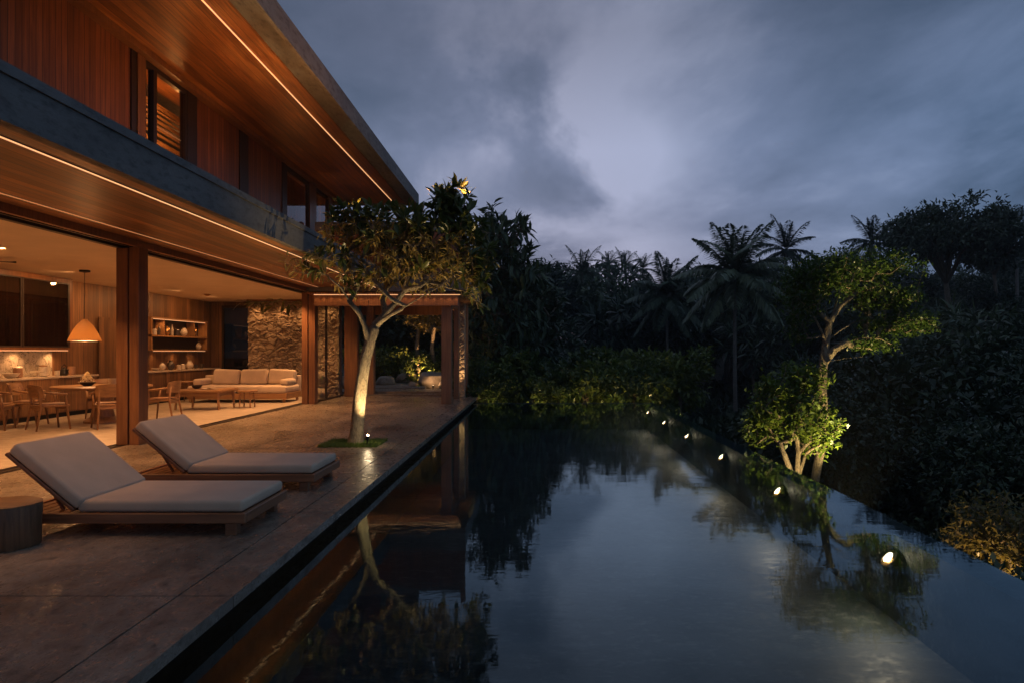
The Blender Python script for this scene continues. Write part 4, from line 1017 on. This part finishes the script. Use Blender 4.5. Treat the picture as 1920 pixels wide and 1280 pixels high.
# warm-lit bush at lower right
Yc = 7.2; rs = np.random.RandomState(23); cb = P3(1885, 1090, Yc)
seeds = [[cb, P3(1888, 1060, Yc)], [cb, P3(1905, 1010, Yc), P3(1925, 970, Yc)], [cb, P3(1875, 1030, Yc), P3(1850, 990, Yc)]]
T = ellip(rs, P3(1890, 1005, Yc+.1), (.70, .6, .50), 250, .3)
plant('amber_lit_bush', 'bush with amber lit twigs at the lower right edge of the pool', 'bush', cb, seeds, T, M['leaf_lamplit'], M['bark'], 23, .0040, .45, (.05, .10), .4, (9, 14), step=.12, maxr=.03)
uplight('uplight hidden under the amber lit bush', 4.72, 6.75, -1.3, 42, (.05, .1, 1), 130, (1, .62, .26))

# ---------------- palms
def palm(name, label, base, top, nf, FL, rt, seed, m=M['leaf_palm'], group=None, nl=58, upr=.0):
    rs = np.random.RandomState(seed); base = Vector(base); top = Vector(top)
    t = thing(name, label, 'palm tree', base, 0, group)
    pts = []; rr = []; H_ = (top-base).length
    lean = Vector((rs.uniform(-.3, .3), rs.uniform(-.3, .3), 0))
    for i in range(15):
        u = i/14; pts.append(base.lerp(top, u)+lean*math.sin(u*math.pi)*.6); rr.append(rt*(1.35-.35*min(1, u*4))*(1-.35*u))
    b = MB(); b.tube(pts, rr, n=10); b.build('trunk', M['palmbark'], t, smooth=True)
    rb_ = MB(); A = []; B = []; Ls = []
    for k in range(nf):
        az = k*2.39996+rs.uniform(-.2, .2); el = R(86)-R(118)*(k/nf)**1.25+rs.uniform(-.12, .12)+upr
        L = FL*rs.uniform(.85, 1.05)*(.75 if k < 3 else 1); d = Vector((math.cos(az)*math.cos(el), math.sin(az)*math.cos(el), math.sin(el)))
        p = top.copy(); fp = [p.copy()]; n = 14; dirs = []
        for i in range(n):
            d = (d+Vector((0, 0, -.062-.03*(1-abs(d.z))))).normalized(); p = p+d*L/n; fp.append(p.copy()); dirs.append(d.copy())
        rb_.tube(fp, [.035*FL/4*(1-.85*i/n) for i in range(n+1)], n=4, cap=False)
        for j in range(nl):
            u = .10+.9*j/(nl-1); q = u*n; i = min(int(q), n-1); pp = fp[i].lerp(fp[i+1], q-i); dd = dirs[i]
            side = dd.cross(Vector((0, 0, 1)));
            side = side.normalized() if side.length > .05 else Vector((math.sin(az), -math.cos(az), 0))
            ll = FL*.27*math.sin(math.pi*(.16+.80*u))**.8*rs.uniform(.85, 1.1)
            for s in (-1, 1):
                v = side*s*.85+dd*.60+Vector((0, 0, -.22))+Vector(rs.randn(3)*.05)
                A.append(pp[:]); B.append(v.normalized()[:]); Ls.append(ll)
    rb_.build('frond_stems', m, t)
    A = np.array(A); B = np.array(B); Ls = np.array(Ls)
    V = leaf_quads(A, B, np.tile([0, 0, 1.], (len(A), 1))+np.random.RandomState(1).randn(len(A), 3)*.2, Ls, FL*.034, .3)
    quadmesh('crown', V-np.array(base), m, t); return t
def palm_px(name, label, x, ytop, Y, FLpx, seed, zb, nf=24, **k):
    top = at(x, ytop, Y); return palm(name, label, (top[0]+.1, Y, zb), top, nf, FLpx/1280*Y, .13, seed, **k)
palm_px('coconut_palm', 'tall coconut palm, the biggest, standing right of centre beyond the pool', 1378, 522, 38, 126, 1, -4.8, 36)
palm_px('coconut_palm', 'slightly smaller coconut palm left of the tallest palm', 1250, 560, 46, 96, 2, -4.6, 32)
FP = [(1092, 512, 62, 56, 'palm on the skyline above the far pool edge'), (1142, 497, 75, 34, 'small thin palm on the skyline right of centre gap'), (1172, 500, 72, 38, 'small palm just left of the pair of coconut palms'),
      (1474, 470, 55, 68, 'dark palm behind the right side of the tallest palm'), (1634, 455, 58, 62, 'dark palm above the slender uplit tree'), (1905, 440, 50, 68, 'palm at the right edge of the skyline'), (1205, 505, 70, 34, 'little palm between the skyline palms and the coconut pair')]
for i, (x, y, Y, fl, lb) in enumerate(FP):
    palm_px('skyline_palm', lb, x, y, Y, fl*1.05, 30+i, float(hgt(np.array((x-1000)/1280*Y), np.array(float(Y))))-.3, 20, m=M['leaf_far'], group='palms on the jungle skyline', nl=40)

# ---------------- jungle trees: a few crown meshes, copied as individuals
def crown_cloud(seed, R_, ncl, nl, leafL, wf, m, name, hz=.8, broad=False, trunk=True, th=None, lumps=7):
    """tree at origin, crown centre at height th"""
    rs = np.random.RandomState(seed); th = th or R_*1.3
    t = thing(name, '', 'tree', (0, 0, 0))
    lobes = ellip(rs, (0, 0, th), (R_*.72, R_*.72, R_*hz*.62), lumps, .55)
    lr = rs.uniform(.38, .6, lumps)*R_
    C = []
    for i in range(lumps):
        C.append(ellip(rs, lobes[i], (lr[i], lr[i], lr[i]*(.45 if broad else .8)), ncl//lumps, .75))
    C = np.vstack(C); A = []; B = []; 
    for c in C:
        out = norm(c-np.array([0, 0, th*.8])); n = nl
        A.append(c+rs.randn(n, 3)*R_*(.045 if broad else .056)); B.append(norm(out*.7+rs.randn(n, 3)*.7+np.array([0, 0, -.15])))
    A = np.vstack(A); B = np.vstack(B); L = rs.uniform(leafL*.7, leafL*1.3, len(A)); Nn = norm(np.array([0, 0, 1.])+rs.randn(len(A), 3)*.45)
    quadmesh('crown', leaf_quads(A, B, Nn, L, L*wf, .25), m, t)
    b = MB(); tp = [(0, 0, -1.2), (R_*.03, 0, th*.3), (-R_*.03, R_*.03, th*.62)]
    b.tube(tp, [R_*.07, R_*.05, R_*.035], n=8)
    for l in lobes: b.tube([tp[2], (Vector(tp[2])+Vector(l))*.5+Vector((0, 0, .1*R_)), l], [R_*.028, R_*.018, R_*.008], n=5)
    b.build('trunk', M['barkd'], t, local=True, smooth=True); return t
def remove_tree(o):
    for c in list(o.children): bpy.data.objects.remove(c)
    bpy.data.objects.remove(o)
protos = [crown_cloud(100+i, 2.6, 330, 12, .34, .42, M['leaf_dark'], 'jungle_tree', hz=[.8, 1.1, .7, 1.3][i % 4], lumps=[7, 9, 6, 10][i % 4]) for i in range(5)]
sprotos = [crown_cloud(180+i, 2.6, 620, 16, .19, .42, M['leaf_dark'], 'slope_tree', hz=[.8, 1.0, .7][i], lumps=[9, 12, 8][i]) for i in range(3)]
fprotos = [crown_cloud(190+i, 2.6, 150, 16, .95, .13, M['leaf_dark'], 'fern_tree', hz=[.7, .9][i], lumps=[6, 8][i]) for i in range(2)]
bprotos = [crown_cloud(120+i, 1.1, 260, 13, .12, .42, M['leaf_dark'], 'jungle_shrub', hz=.85, th=.75, lumps=6) for i in range(4)]
def place(protolist, x, y, z, s, rz, label, cat, name, group=None, sz=1.0):
    p = protolist[np.random.randint(len(protolist))]; c = copy_tree(p); c.name = name
    c.location = (x, y, z); c.rotation_euler = (0, 0, rz); c.scale = (s, s, s*sz); c['label'] = label; c['category'] = cat
    if group: c['group'] = group
    return c
rs = np.random.RandomState(77)
def H1(x, y): return float(hgt(np.array(float(x)), np.array(float(y))))
# skyline profile of the photo (px, py)
SK = np.array([(860, 470), (1020, 462), (1060, 452), (1100, 460), (1150, 468), (1200, 482), (1300, 478), (1340, 474), (1440, 462), (1500, 458), (1570, 455), (1620, 440), (1690, 475), (1760, 485), (1860, 450), (1920, 430), (2300, 400)])
def sky_z(x, Y):
    px = 1000+x/Y*1280; py = np.interp(px, SK[:, 0], SK[:, 1]); return 1.45-(py-658)/1280*Y
def land(px, sm=False):
    for lim, tx in ((1010, 'right behind the pavilion corner tree'), (1075, 'left of the skyline palms'), (1130, 'below the leftmost skyline palm'), (1205, 'left of the smaller coconut palm'), (1290, 'around the smaller coconut palm'), (1345, 'between the two coconut palms'), (1430, 'around the tallest palm'),
                    (1500, 'just right of the tallest palm'), (1590, 'behind the slender uplit tree'), (1680, 'below the palm above the slender tree'), (1760, 'left below the broad skyline tree'), (1840, 'right below the broad skyline tree'), (1930, 'by the right edge of the photo')):
        if px < lim: return tx
    return 'beyond the right edge of the pool'
G1 = 'trees of the dense jungle slope beyond the pool'; n_t = 0
spots = []
for Y in (30, 34, 39, 45, 52, 60, 70, 80):
    x = -4-Y*.1
    while x < Y*.86+3:
        spots.append((x+rs.uniform(-.8, .8), Y+rs.uniform(-2, 2))); x += 2.7+Y*.045
for x, y in spots:
    z = H1(x, y); top = sky_z(x, y)-rs.uniform(0.0, 1.3); frac = {True: 1.0, False: .75}[y > 56]
    want = z+(top-z)*(.42+.58*min(1, max(0, (y-28)/34)))+rs.uniform(-.8, .6)
    want = min(want, top); hgt_t = max(3.2, want-z); s = hgt_t/6.2
    s = min(max(s, .7), 1.75); ppx = 1000+x/y*1280
    for pc, pw_, pY, py_ in ((1378, 85, 38, 800), (1250, 62, 46, 730)):
        if abs(ppx-pc) < pw_+1.3*s*1280/y*.8 and y < pY+1.5:
            lim = 1.45-(py_-658)/1280*y; want = min(want, lim); s = min(s, .8)
    kk = rs.rand(); depth = ['lowest and nearest', 'low', 'middle', 'upper middle', 'high', 'topmost skyline'][min(5, int((y-28)/9))]
    place(fprotos if kk < .28 else protos, x, y, want-6.2*s, s, rs.rand()*6.28, ('feathery ' if kk < .28 else 'leafy ')+depth+' dark tree '+land(1000+x/y*1280), 'tree', 'jungle_tree', G1)
# right-hand slope, closer
for Y in (13, 16, 19.5, 23.5, 27):
    x = 6.2+Y*.06 if Y < 21 else 3.0
    while x < Y*.80+2.5:
        z = H1(x, Y); s = rs.uniform(.55, .85)*(1+.01*Y); px = 1000+x/Y*1280
        top = 1.45-((640 if px < 1560 else 560 if px < 1700 else 500)-658)/1280*Y
        hh = min(6.2*s, max(2.0, top-z)); s = max(.45, hh/6.2)
        if not (abs(px-1560) < 170 and Y < 14) and not (px < 1450 and Y > 18):
            kk = rs.rand(); rw = ['front', 'second', 'third', 'fourth', 'back'][(13, 16, 19.5, 23.5, 27).index(Y)]
            place(fprotos if kk < .25 and Y > 18 else protos if kk > .55 else sprotos, x+rs.uniform(-.4, .4), Y+rs.uniform(-.9, .9), z-1.0*s, s, rs.rand()*6.28, ('feathery' if kk < .25 and Y > 18 else 'leafy')+' dark slope tree in the '+rw+' row '+land(px), 'tree', 'slope_tree', 'trees on the near slope right of the pool')
        x += 2.3+rs.rand()
for Y in (4.6, 5.6, 6.6, 7.8, 9.2, 10.8, 12.6):
    x = 4.6; jj = 0; rwl = ['nearest', 'second', 'third', 'fourth', 'fifth', 'sixth', 'farthest'][(4.6, 5.6, 6.6, 7.8, 9.2, 10.8, 12.6).index(Y)]
    while x < Y*.78+1.8:
        z = H1(x, Y); px = 1000+x/Y*1280
        s = rs.uniform(.65, .95)
        if not (abs(px-1545) < 185 and Y > 8.0) and not (x < 6.1 and 6.2 < Y < 8.4): place(bprotos, x+rs.uniform(-.2, .2), Y+rs.uniform(-.4, .4), z-.1+.10*(x-4), s, rs.rand()*6.28, 'dark shrub number '+['one', 'two', 'three', 'four', 'five', 'six', 'seven', 'eight', 'nine', 'ten', 'eleven'][jj]+' out from the pool edge in the '+rwl+' row', 'shrub', 'slope_shrub', 'shrubs below the infinity edge')
        x += 1.15; jj += 1
# broad-crowned tree on the right skyline
bt = crown_cloud(140, 4.6, 1000, 12, .34, .42, M['leaf_far'], 'broad_tree', hz=.42, broad=True, th=9.0, lumps=17)
bt.location = (at(1780, 440, 46)[0], 46, at(1775, 437, 46)[2]-9.0); bt['label'] = 'broad spreading tree standing highest on the right skyline'
bt2 = crown_cloud(141, 2.6, 400, 12, .40, .45, M['leaf_far'], 'broad_tree', hz=.8, broad=True, th=6.0, lumps=8)
bt2.location = (at(1868, 450, 44)[0], 44, at(1868, 450, 44)[2]-6.0); bt2['label'] = 'smaller rounded tree right of the broad skyline tree'
# tall large-leaved tree behind the pavilion
def big_left(seed, x, y, Y, rx_, rz_, label, nt=240, zb=-.8):
    rs = np.random.RandomState(seed); c = at(x, y, Y); base = Vector((c[0], Y, zb)); k = 4
    seeds = [[list(base), [c[0], Y, zb+(c[2]-zb)*.35], [c[0]+.1, Y, zb+(c[2]-zb)*.7], list(c)]]
    lo = at(x, 690, Y)[2]
    T = ellip(rs, (c[0], Y, (c[2]+lo)/2), (rx_, rx_, rz_), nt, .5)
    t = thing('large_leaved_tree', label, 'tree', base)
    P, par, cnt, tips = skeleton(seeds, T, seed, .4, wig=.1); b = MB(); branch_tubes(b, P, par, cnt, np.minimum(.02*cnt**.45, .2), 3, 8); b.build('trunk', M['barkd'], t, smooth=True)
    A = []; B = []; D = tipdirs(P, par, tips)
    for p, d in zip(P[tips], D):
        n = rs.randint(9, 14); a = rs.rand(n)*6.28
        for q in a:
            o = norm(np.cross(d+1e-3, [math.cos(q), math.sin(q), .2])); A.append(p+rs.randn(3)*.08); B.append(norm(o+d*.5+np.array([0, 0, -.05])))
    A = np.array(A); B = np.array(B); L = rs.uniform(.32, .6, len(A))
    quadmesh('crown', leaf_near(A, B, norm(np.array([0, 0, 1.])+rs.randn(len(A), 3)*.3), L, L*.26, .3)-np.array(base), M['leaf_dark'], t, 8, LN); return t
big_left(51, 932, 430, 27, 1.8, 4.0, 'tall dark large leaved tree rising behind the pavilion corner', 470)
big_left(52, 990, 540, 29, 1.4, 2.9, 'lower dark large leaved tree right of the pavilion tree', 230)
big_left(53, 850, 520, 31, 2.2, 3.8, 'dark large leaved tree behind the pavilion roof', 260)
# hedge shrubs behind the far pool edge, low-lit
rs = np.random.RandomState(88)
hp = [crown_cloud(160+i, .95, 170, 11, .15, .42, M['leaf_shrub'], 'hedge_shrub', hz=.9, th=.55, lumps=6) for i in range(3)]
pos = ['first', 'second', 'third', 'fourth', 'fifth', 'sixth', 'seventh', 'eighth']
n = 8
for i in range(n):
    x = -1.55+i*.80; y = 22.3+.5*(i % 2); s = [.85, .9, .95, 1.0, 1.15, 1.3, 1.1, .85][i]
    place(hp, x, y, -.55, s, rs.rand()*6.28, pos[i]+' leafy shrub from the left behind the far pool edge', 'shrub', 'hedge_shrub', 'shrubs behind the far pool edge')
for i in range(5):
    x = -1.2+i*1.25; uplight(pos[i]+' low spotlight from the left in the planting behind the far pool edge', x, 21.6, -.62, 24, (.05, .35, 1), 140, (1, .68, .26))
for i in range(6):
    place(hp, -1.2+i*1.3, 24.2+.6*(i % 2), -.5, 1.5, rs.rand()*6.28, pos[i]+' taller shrub from the left in the second row beyond the pool', 'shrub', 'back_shrub', 'second row of shrubs beyond the pool')
lf = place(hp, 4.15, 20.6, -.95, .55, 1.0, 'small brightly lit fern-like shrub at the far right pool corner', 'shrub', 'corner_shrub')
uplight('small spotlight under the bright shrub at the far right pool corner', 3.95, 20.1, -1.0, 40, (.1, .25, 1), 120, (1, .78, .34))
# narrow bamboo-like plant right of the pavilion post
bp_ = thing('bamboo_clump', 'thin bamboo-like plant beside the last pavilion post', 'bamboo', (-1.75, 22.6, -.3)); rs = np.random.RandomState(9); b = MB(); A = []; B = []
for k in range(16):
    x, y = rs.randn(2)*.12; hx, hy = rs.randn(2)*.22; hh = rs.uniform(1.4, 2.9); pts = [(x+hx*u*u, y+hy*u*u, hh*u) for u in np.linspace(0, 1, 7)]; b.tube(pts, .007, n=4, cap=False)
    for j in range(46):
        u = rs.uniform(.15, 1); A.append((x+hx*u*u, y+hy*u*u, hh*u)); v = rs.randn(3); v[2] = abs(v[2])*.3+.1; B.append(v)
b.build('stems', M['leaf_shrub'], bp_, local=True); A = np.array(A); B = norm(np.array(B)); quadmesh('leaves', leaf_quads(A, B, norm(np.array([0, 0, 1.])+rs.randn(len(A), 3)*.4), rs.uniform(.1, .2, len(A)), .022, .2), M['leaf_shrub'], bp_)
uplight('spotlight at the foot of the bamboo-like plant', -1.62, 22.2, -.75, 40, (-.05, .15, 1), 80, (1, .72, .3))

# ---------------- garden seen through the pavilion
def boulder(label, x, y, z, s, seed, sq=(1, 1, .7), m=M['rock'], group=None):
    rs = np.random.RandomState(seed); bm = bmesh.new(); bmesh.ops.create_icosphere(bm, subdivisions=4, radius=1)
    C = norm(rs.randn(12, 3)); off = rs.uniform(.62, .95, 12)
    V = np.array([v.co[:] for v in bm.verts])
    for c, o in zip(C, off):
        d = V@c; V = V-np.outer(np.maximum(d-o, 0)*.85, c)
    V *= (1+.04*np.sin(V[:, :1]*7+seed)+.03*np.sin(V[:, 1:2]*11)+.03*np.sin(V[:, 2:]*9+2)); V = V*np.array(sq)*s
    t = bpy.data.meshes.new('boulder'); t.from_pydata(V.tolist(), [], [tuple(v.index for v in f.verts) for f in bm.faces]); bm.free(); t.shade_smooth(); t.materials.append(m)
    o = bpy.data.objects.new('boulder', t); COL.objects.link(o); o.location = (x, y, z); o.rotation_euler = (0, 0, rs.rand()*6); tag(o, label, 'boulder', group); return o
bl = [(-6.95, 25.2, .45, 'pale boulder at the left of the rock garden behind the pavilion'), (-5.6, 25.6, .42, 'grey boulder in the middle of the rock garden'), (-3.75, 25.6, .58, 'large lit boulder at the right of the rock garden'),
      (-3.15, 24.9, .30, 'small pale boulder beside the large lit boulder'), (-4.9, 26.8, .5, 'dark boulder at the back of the rock garden'), (-2.95, 26.2, .4, 'rounded boulder close to the pavilion post'), (-6.2, 24.7, .22, 'little boulder left of the stepping slabs'), (-4.45, 25.3, .2, 'little boulder between the middle and large boulders')]
for i, (x, y, s, lb) in enumerate(bl): boulder(lb, x, y, .13+s*.35, s, 200+i)
boulder('upper pale boulder at the foot of the stone wall seen through the glass', -6.62, 21.35, .62, .26, 230, (1, .8, .8), M['rock']); boulder('lower pale boulder at the foot of the stone wall seen through the glass', -6.65, 21.35, .17, .34, 231, (1.0, .8, .7), M['rock'])
for i, (x, y, wx, wy) in enumerate(((-4.9, 24.75, 1.0, .4), (-5.3, 25.35, .7, .35), (-5.0, 25.95, .6, .3))):
    t = MB(); t.rbox(x-wx, x+wx, y-wy*.5, y+wy*.5, -.02, .17+.03*i, r=.02, seg=2); o = t.build('stepping_slab', M['slab']); tag(o, ['nearest', 'middle', 'farthest'][i]+' flat stepping slab in the rock garden path', 'slab', 'stepping slabs behind the pavilion')
rs = np.random.RandomState(99)
for i, (x, y) in enumerate(((-4.55, 26.9), (-3.92, 26.7), (-3.1, 27.8))):
    base = (x, y, 0); tk = [[x, y, 0], [x+.05, y, .8], [x-.05, y, 1.6], [x+.05, y, 2.4], [x, y, 3.1]]
    T = ellip(rs, (x, y, 3.0), (.9, .8, .9), 110, .3)
    plant('garden_tree', ['left', 'middle', 'right'][i]+' slim tree lit from below behind the pavilion', 'tree', base, [tk], T, M['leaf_lamplit'], M['bark'], 60+i, .006, .55, (.12, .22), .35, (8, 12), 'uplit trees behind the pavilion', step=.25, maxr=.085)
uplight('spotlight between the trunks in the rock garden', -4.2, 26.0, .1, 420, (.0, .4, 1), 130, (1, .52, .22))
uplight('spotlight beside the large boulder in the rock garden', -3.6, 24.5, .12, 26, (0, .5, .6), 150, (1, .58, .28))
uplight('spotlight at the left of the rock garden', -6.3, 24.4, .12, 70, (.1, .5, .6), 150, (1, .58, .28))
for i in range(5):
    place(hp, -6.8+i*1.0, 27.2+.5*(i % 2), -.1, 1.3, rs.rand()*6.28, pos[i]+' dark shrub from the left at the back of the rock garden', 'shrub', 'garden_shrub', 'dark shrubs behind the rock garden')
for i in range(4):
    place(protos, -9+i*2.6, 31+.7*(i % 2), -.5, 1.0, rs.rand()*6.28, pos[i]+' dark tree from the left behind the rock garden', 'tree', 'garden_backdrop_tree', 'dark trees behind the rock garden')
# trailing plant on top of the stone wall
tp_ = thing('trailing_plant', 'broad leaved plant arching over the top of the stone wall', 'plant', (-8.0, 21.0, 2.95)); rs = np.random.RandomState(12)
N = 46; A = np.stack([rs.uniform(-.9, .9, N), rs.uniform(-.15, .15, N), rs.uniform(-.12, .06, N)], 1); B = np.stack([rs.randn(N), rs.randn(N)*.4-.3, rs.randn(N)*.3], 1); L = rs.uniform(.2, .45, N)
quadmesh('leaves', leaf_near(A, B, norm(np.array([0, 0, 1.])+rs.randn(N, 3)*.3), L, L*.3, .3), M['leaf_frangi'], tp_, 8, LN)
b = MB(); b.tube([(-.9, 0, 0), (-.3, -.05, .03), (.3, 0, 0), (.9, -.05, -.05)], .012, n=5); b.tube([(0, 0, .02), (0, .6, .14), (0, .98, .12)], .012, n=5); b.build('stem', M['barkd'], tp_, local=True)
# forest floor growth: uncountable ground cover
rs = np.random.RandomState(5); N = 60000
gx = rs.uniform(3.8, 46, N); gy = rs.uniform(2, 60, N); k = (gx < gy*.9+3)
k &= ~((gx < 6.2) & (gy > 9.4) & (gy < 12.8)) & ~((gx < 5.6) & (gy > 6.0) & (gy < 8)); gx = gx[k]; gy = gy[k]; gz = hgt(gx, gy)
A = np.stack([gx, gy, gz], 1); B = norm(rs.randn(len(A), 3)*.7+np.array([0, 0, .9])); L = rs.uniform(.15, .45, len(A))*(1+gy*.02)
tag(quadmesh('ground_cover', leaf_quads(A, B, norm(np.array([0, 0, 1.])+rs.randn(len(A), 3)*.6), L, L*.4, .3), M['leaf_dark']), 'low leafy undergrowth covering the jungle floor', 'undergrowth', kind='stuff')
for p in protos+fprotos+sprotos+bprotos+hp: remove_tree(p)

# ================================================================ HAZE (damp evening air)
hm = bpy.data.materials.new('damp_air'); hm.use_nodes = True; nt = hm.node_tree; nt.nodes.clear()
hv = nd(nt, 'ShaderNodeVolumePrincipled', {'Color': (.72, .82, .95, 1), 'Density': .0006, 'Anisotropy': .0})
ho = nd(nt, 'ShaderNodeOutputMaterial'); nt.links.new(hv.outputs[0], ho.inputs['Volume'])
b = MB(); b.box(-115, 130, -65, 155, -9, 22)
tag(b.build('haze', hm), 'thin bluish evening haze hanging over the valley', 'haze', kind='stuff')
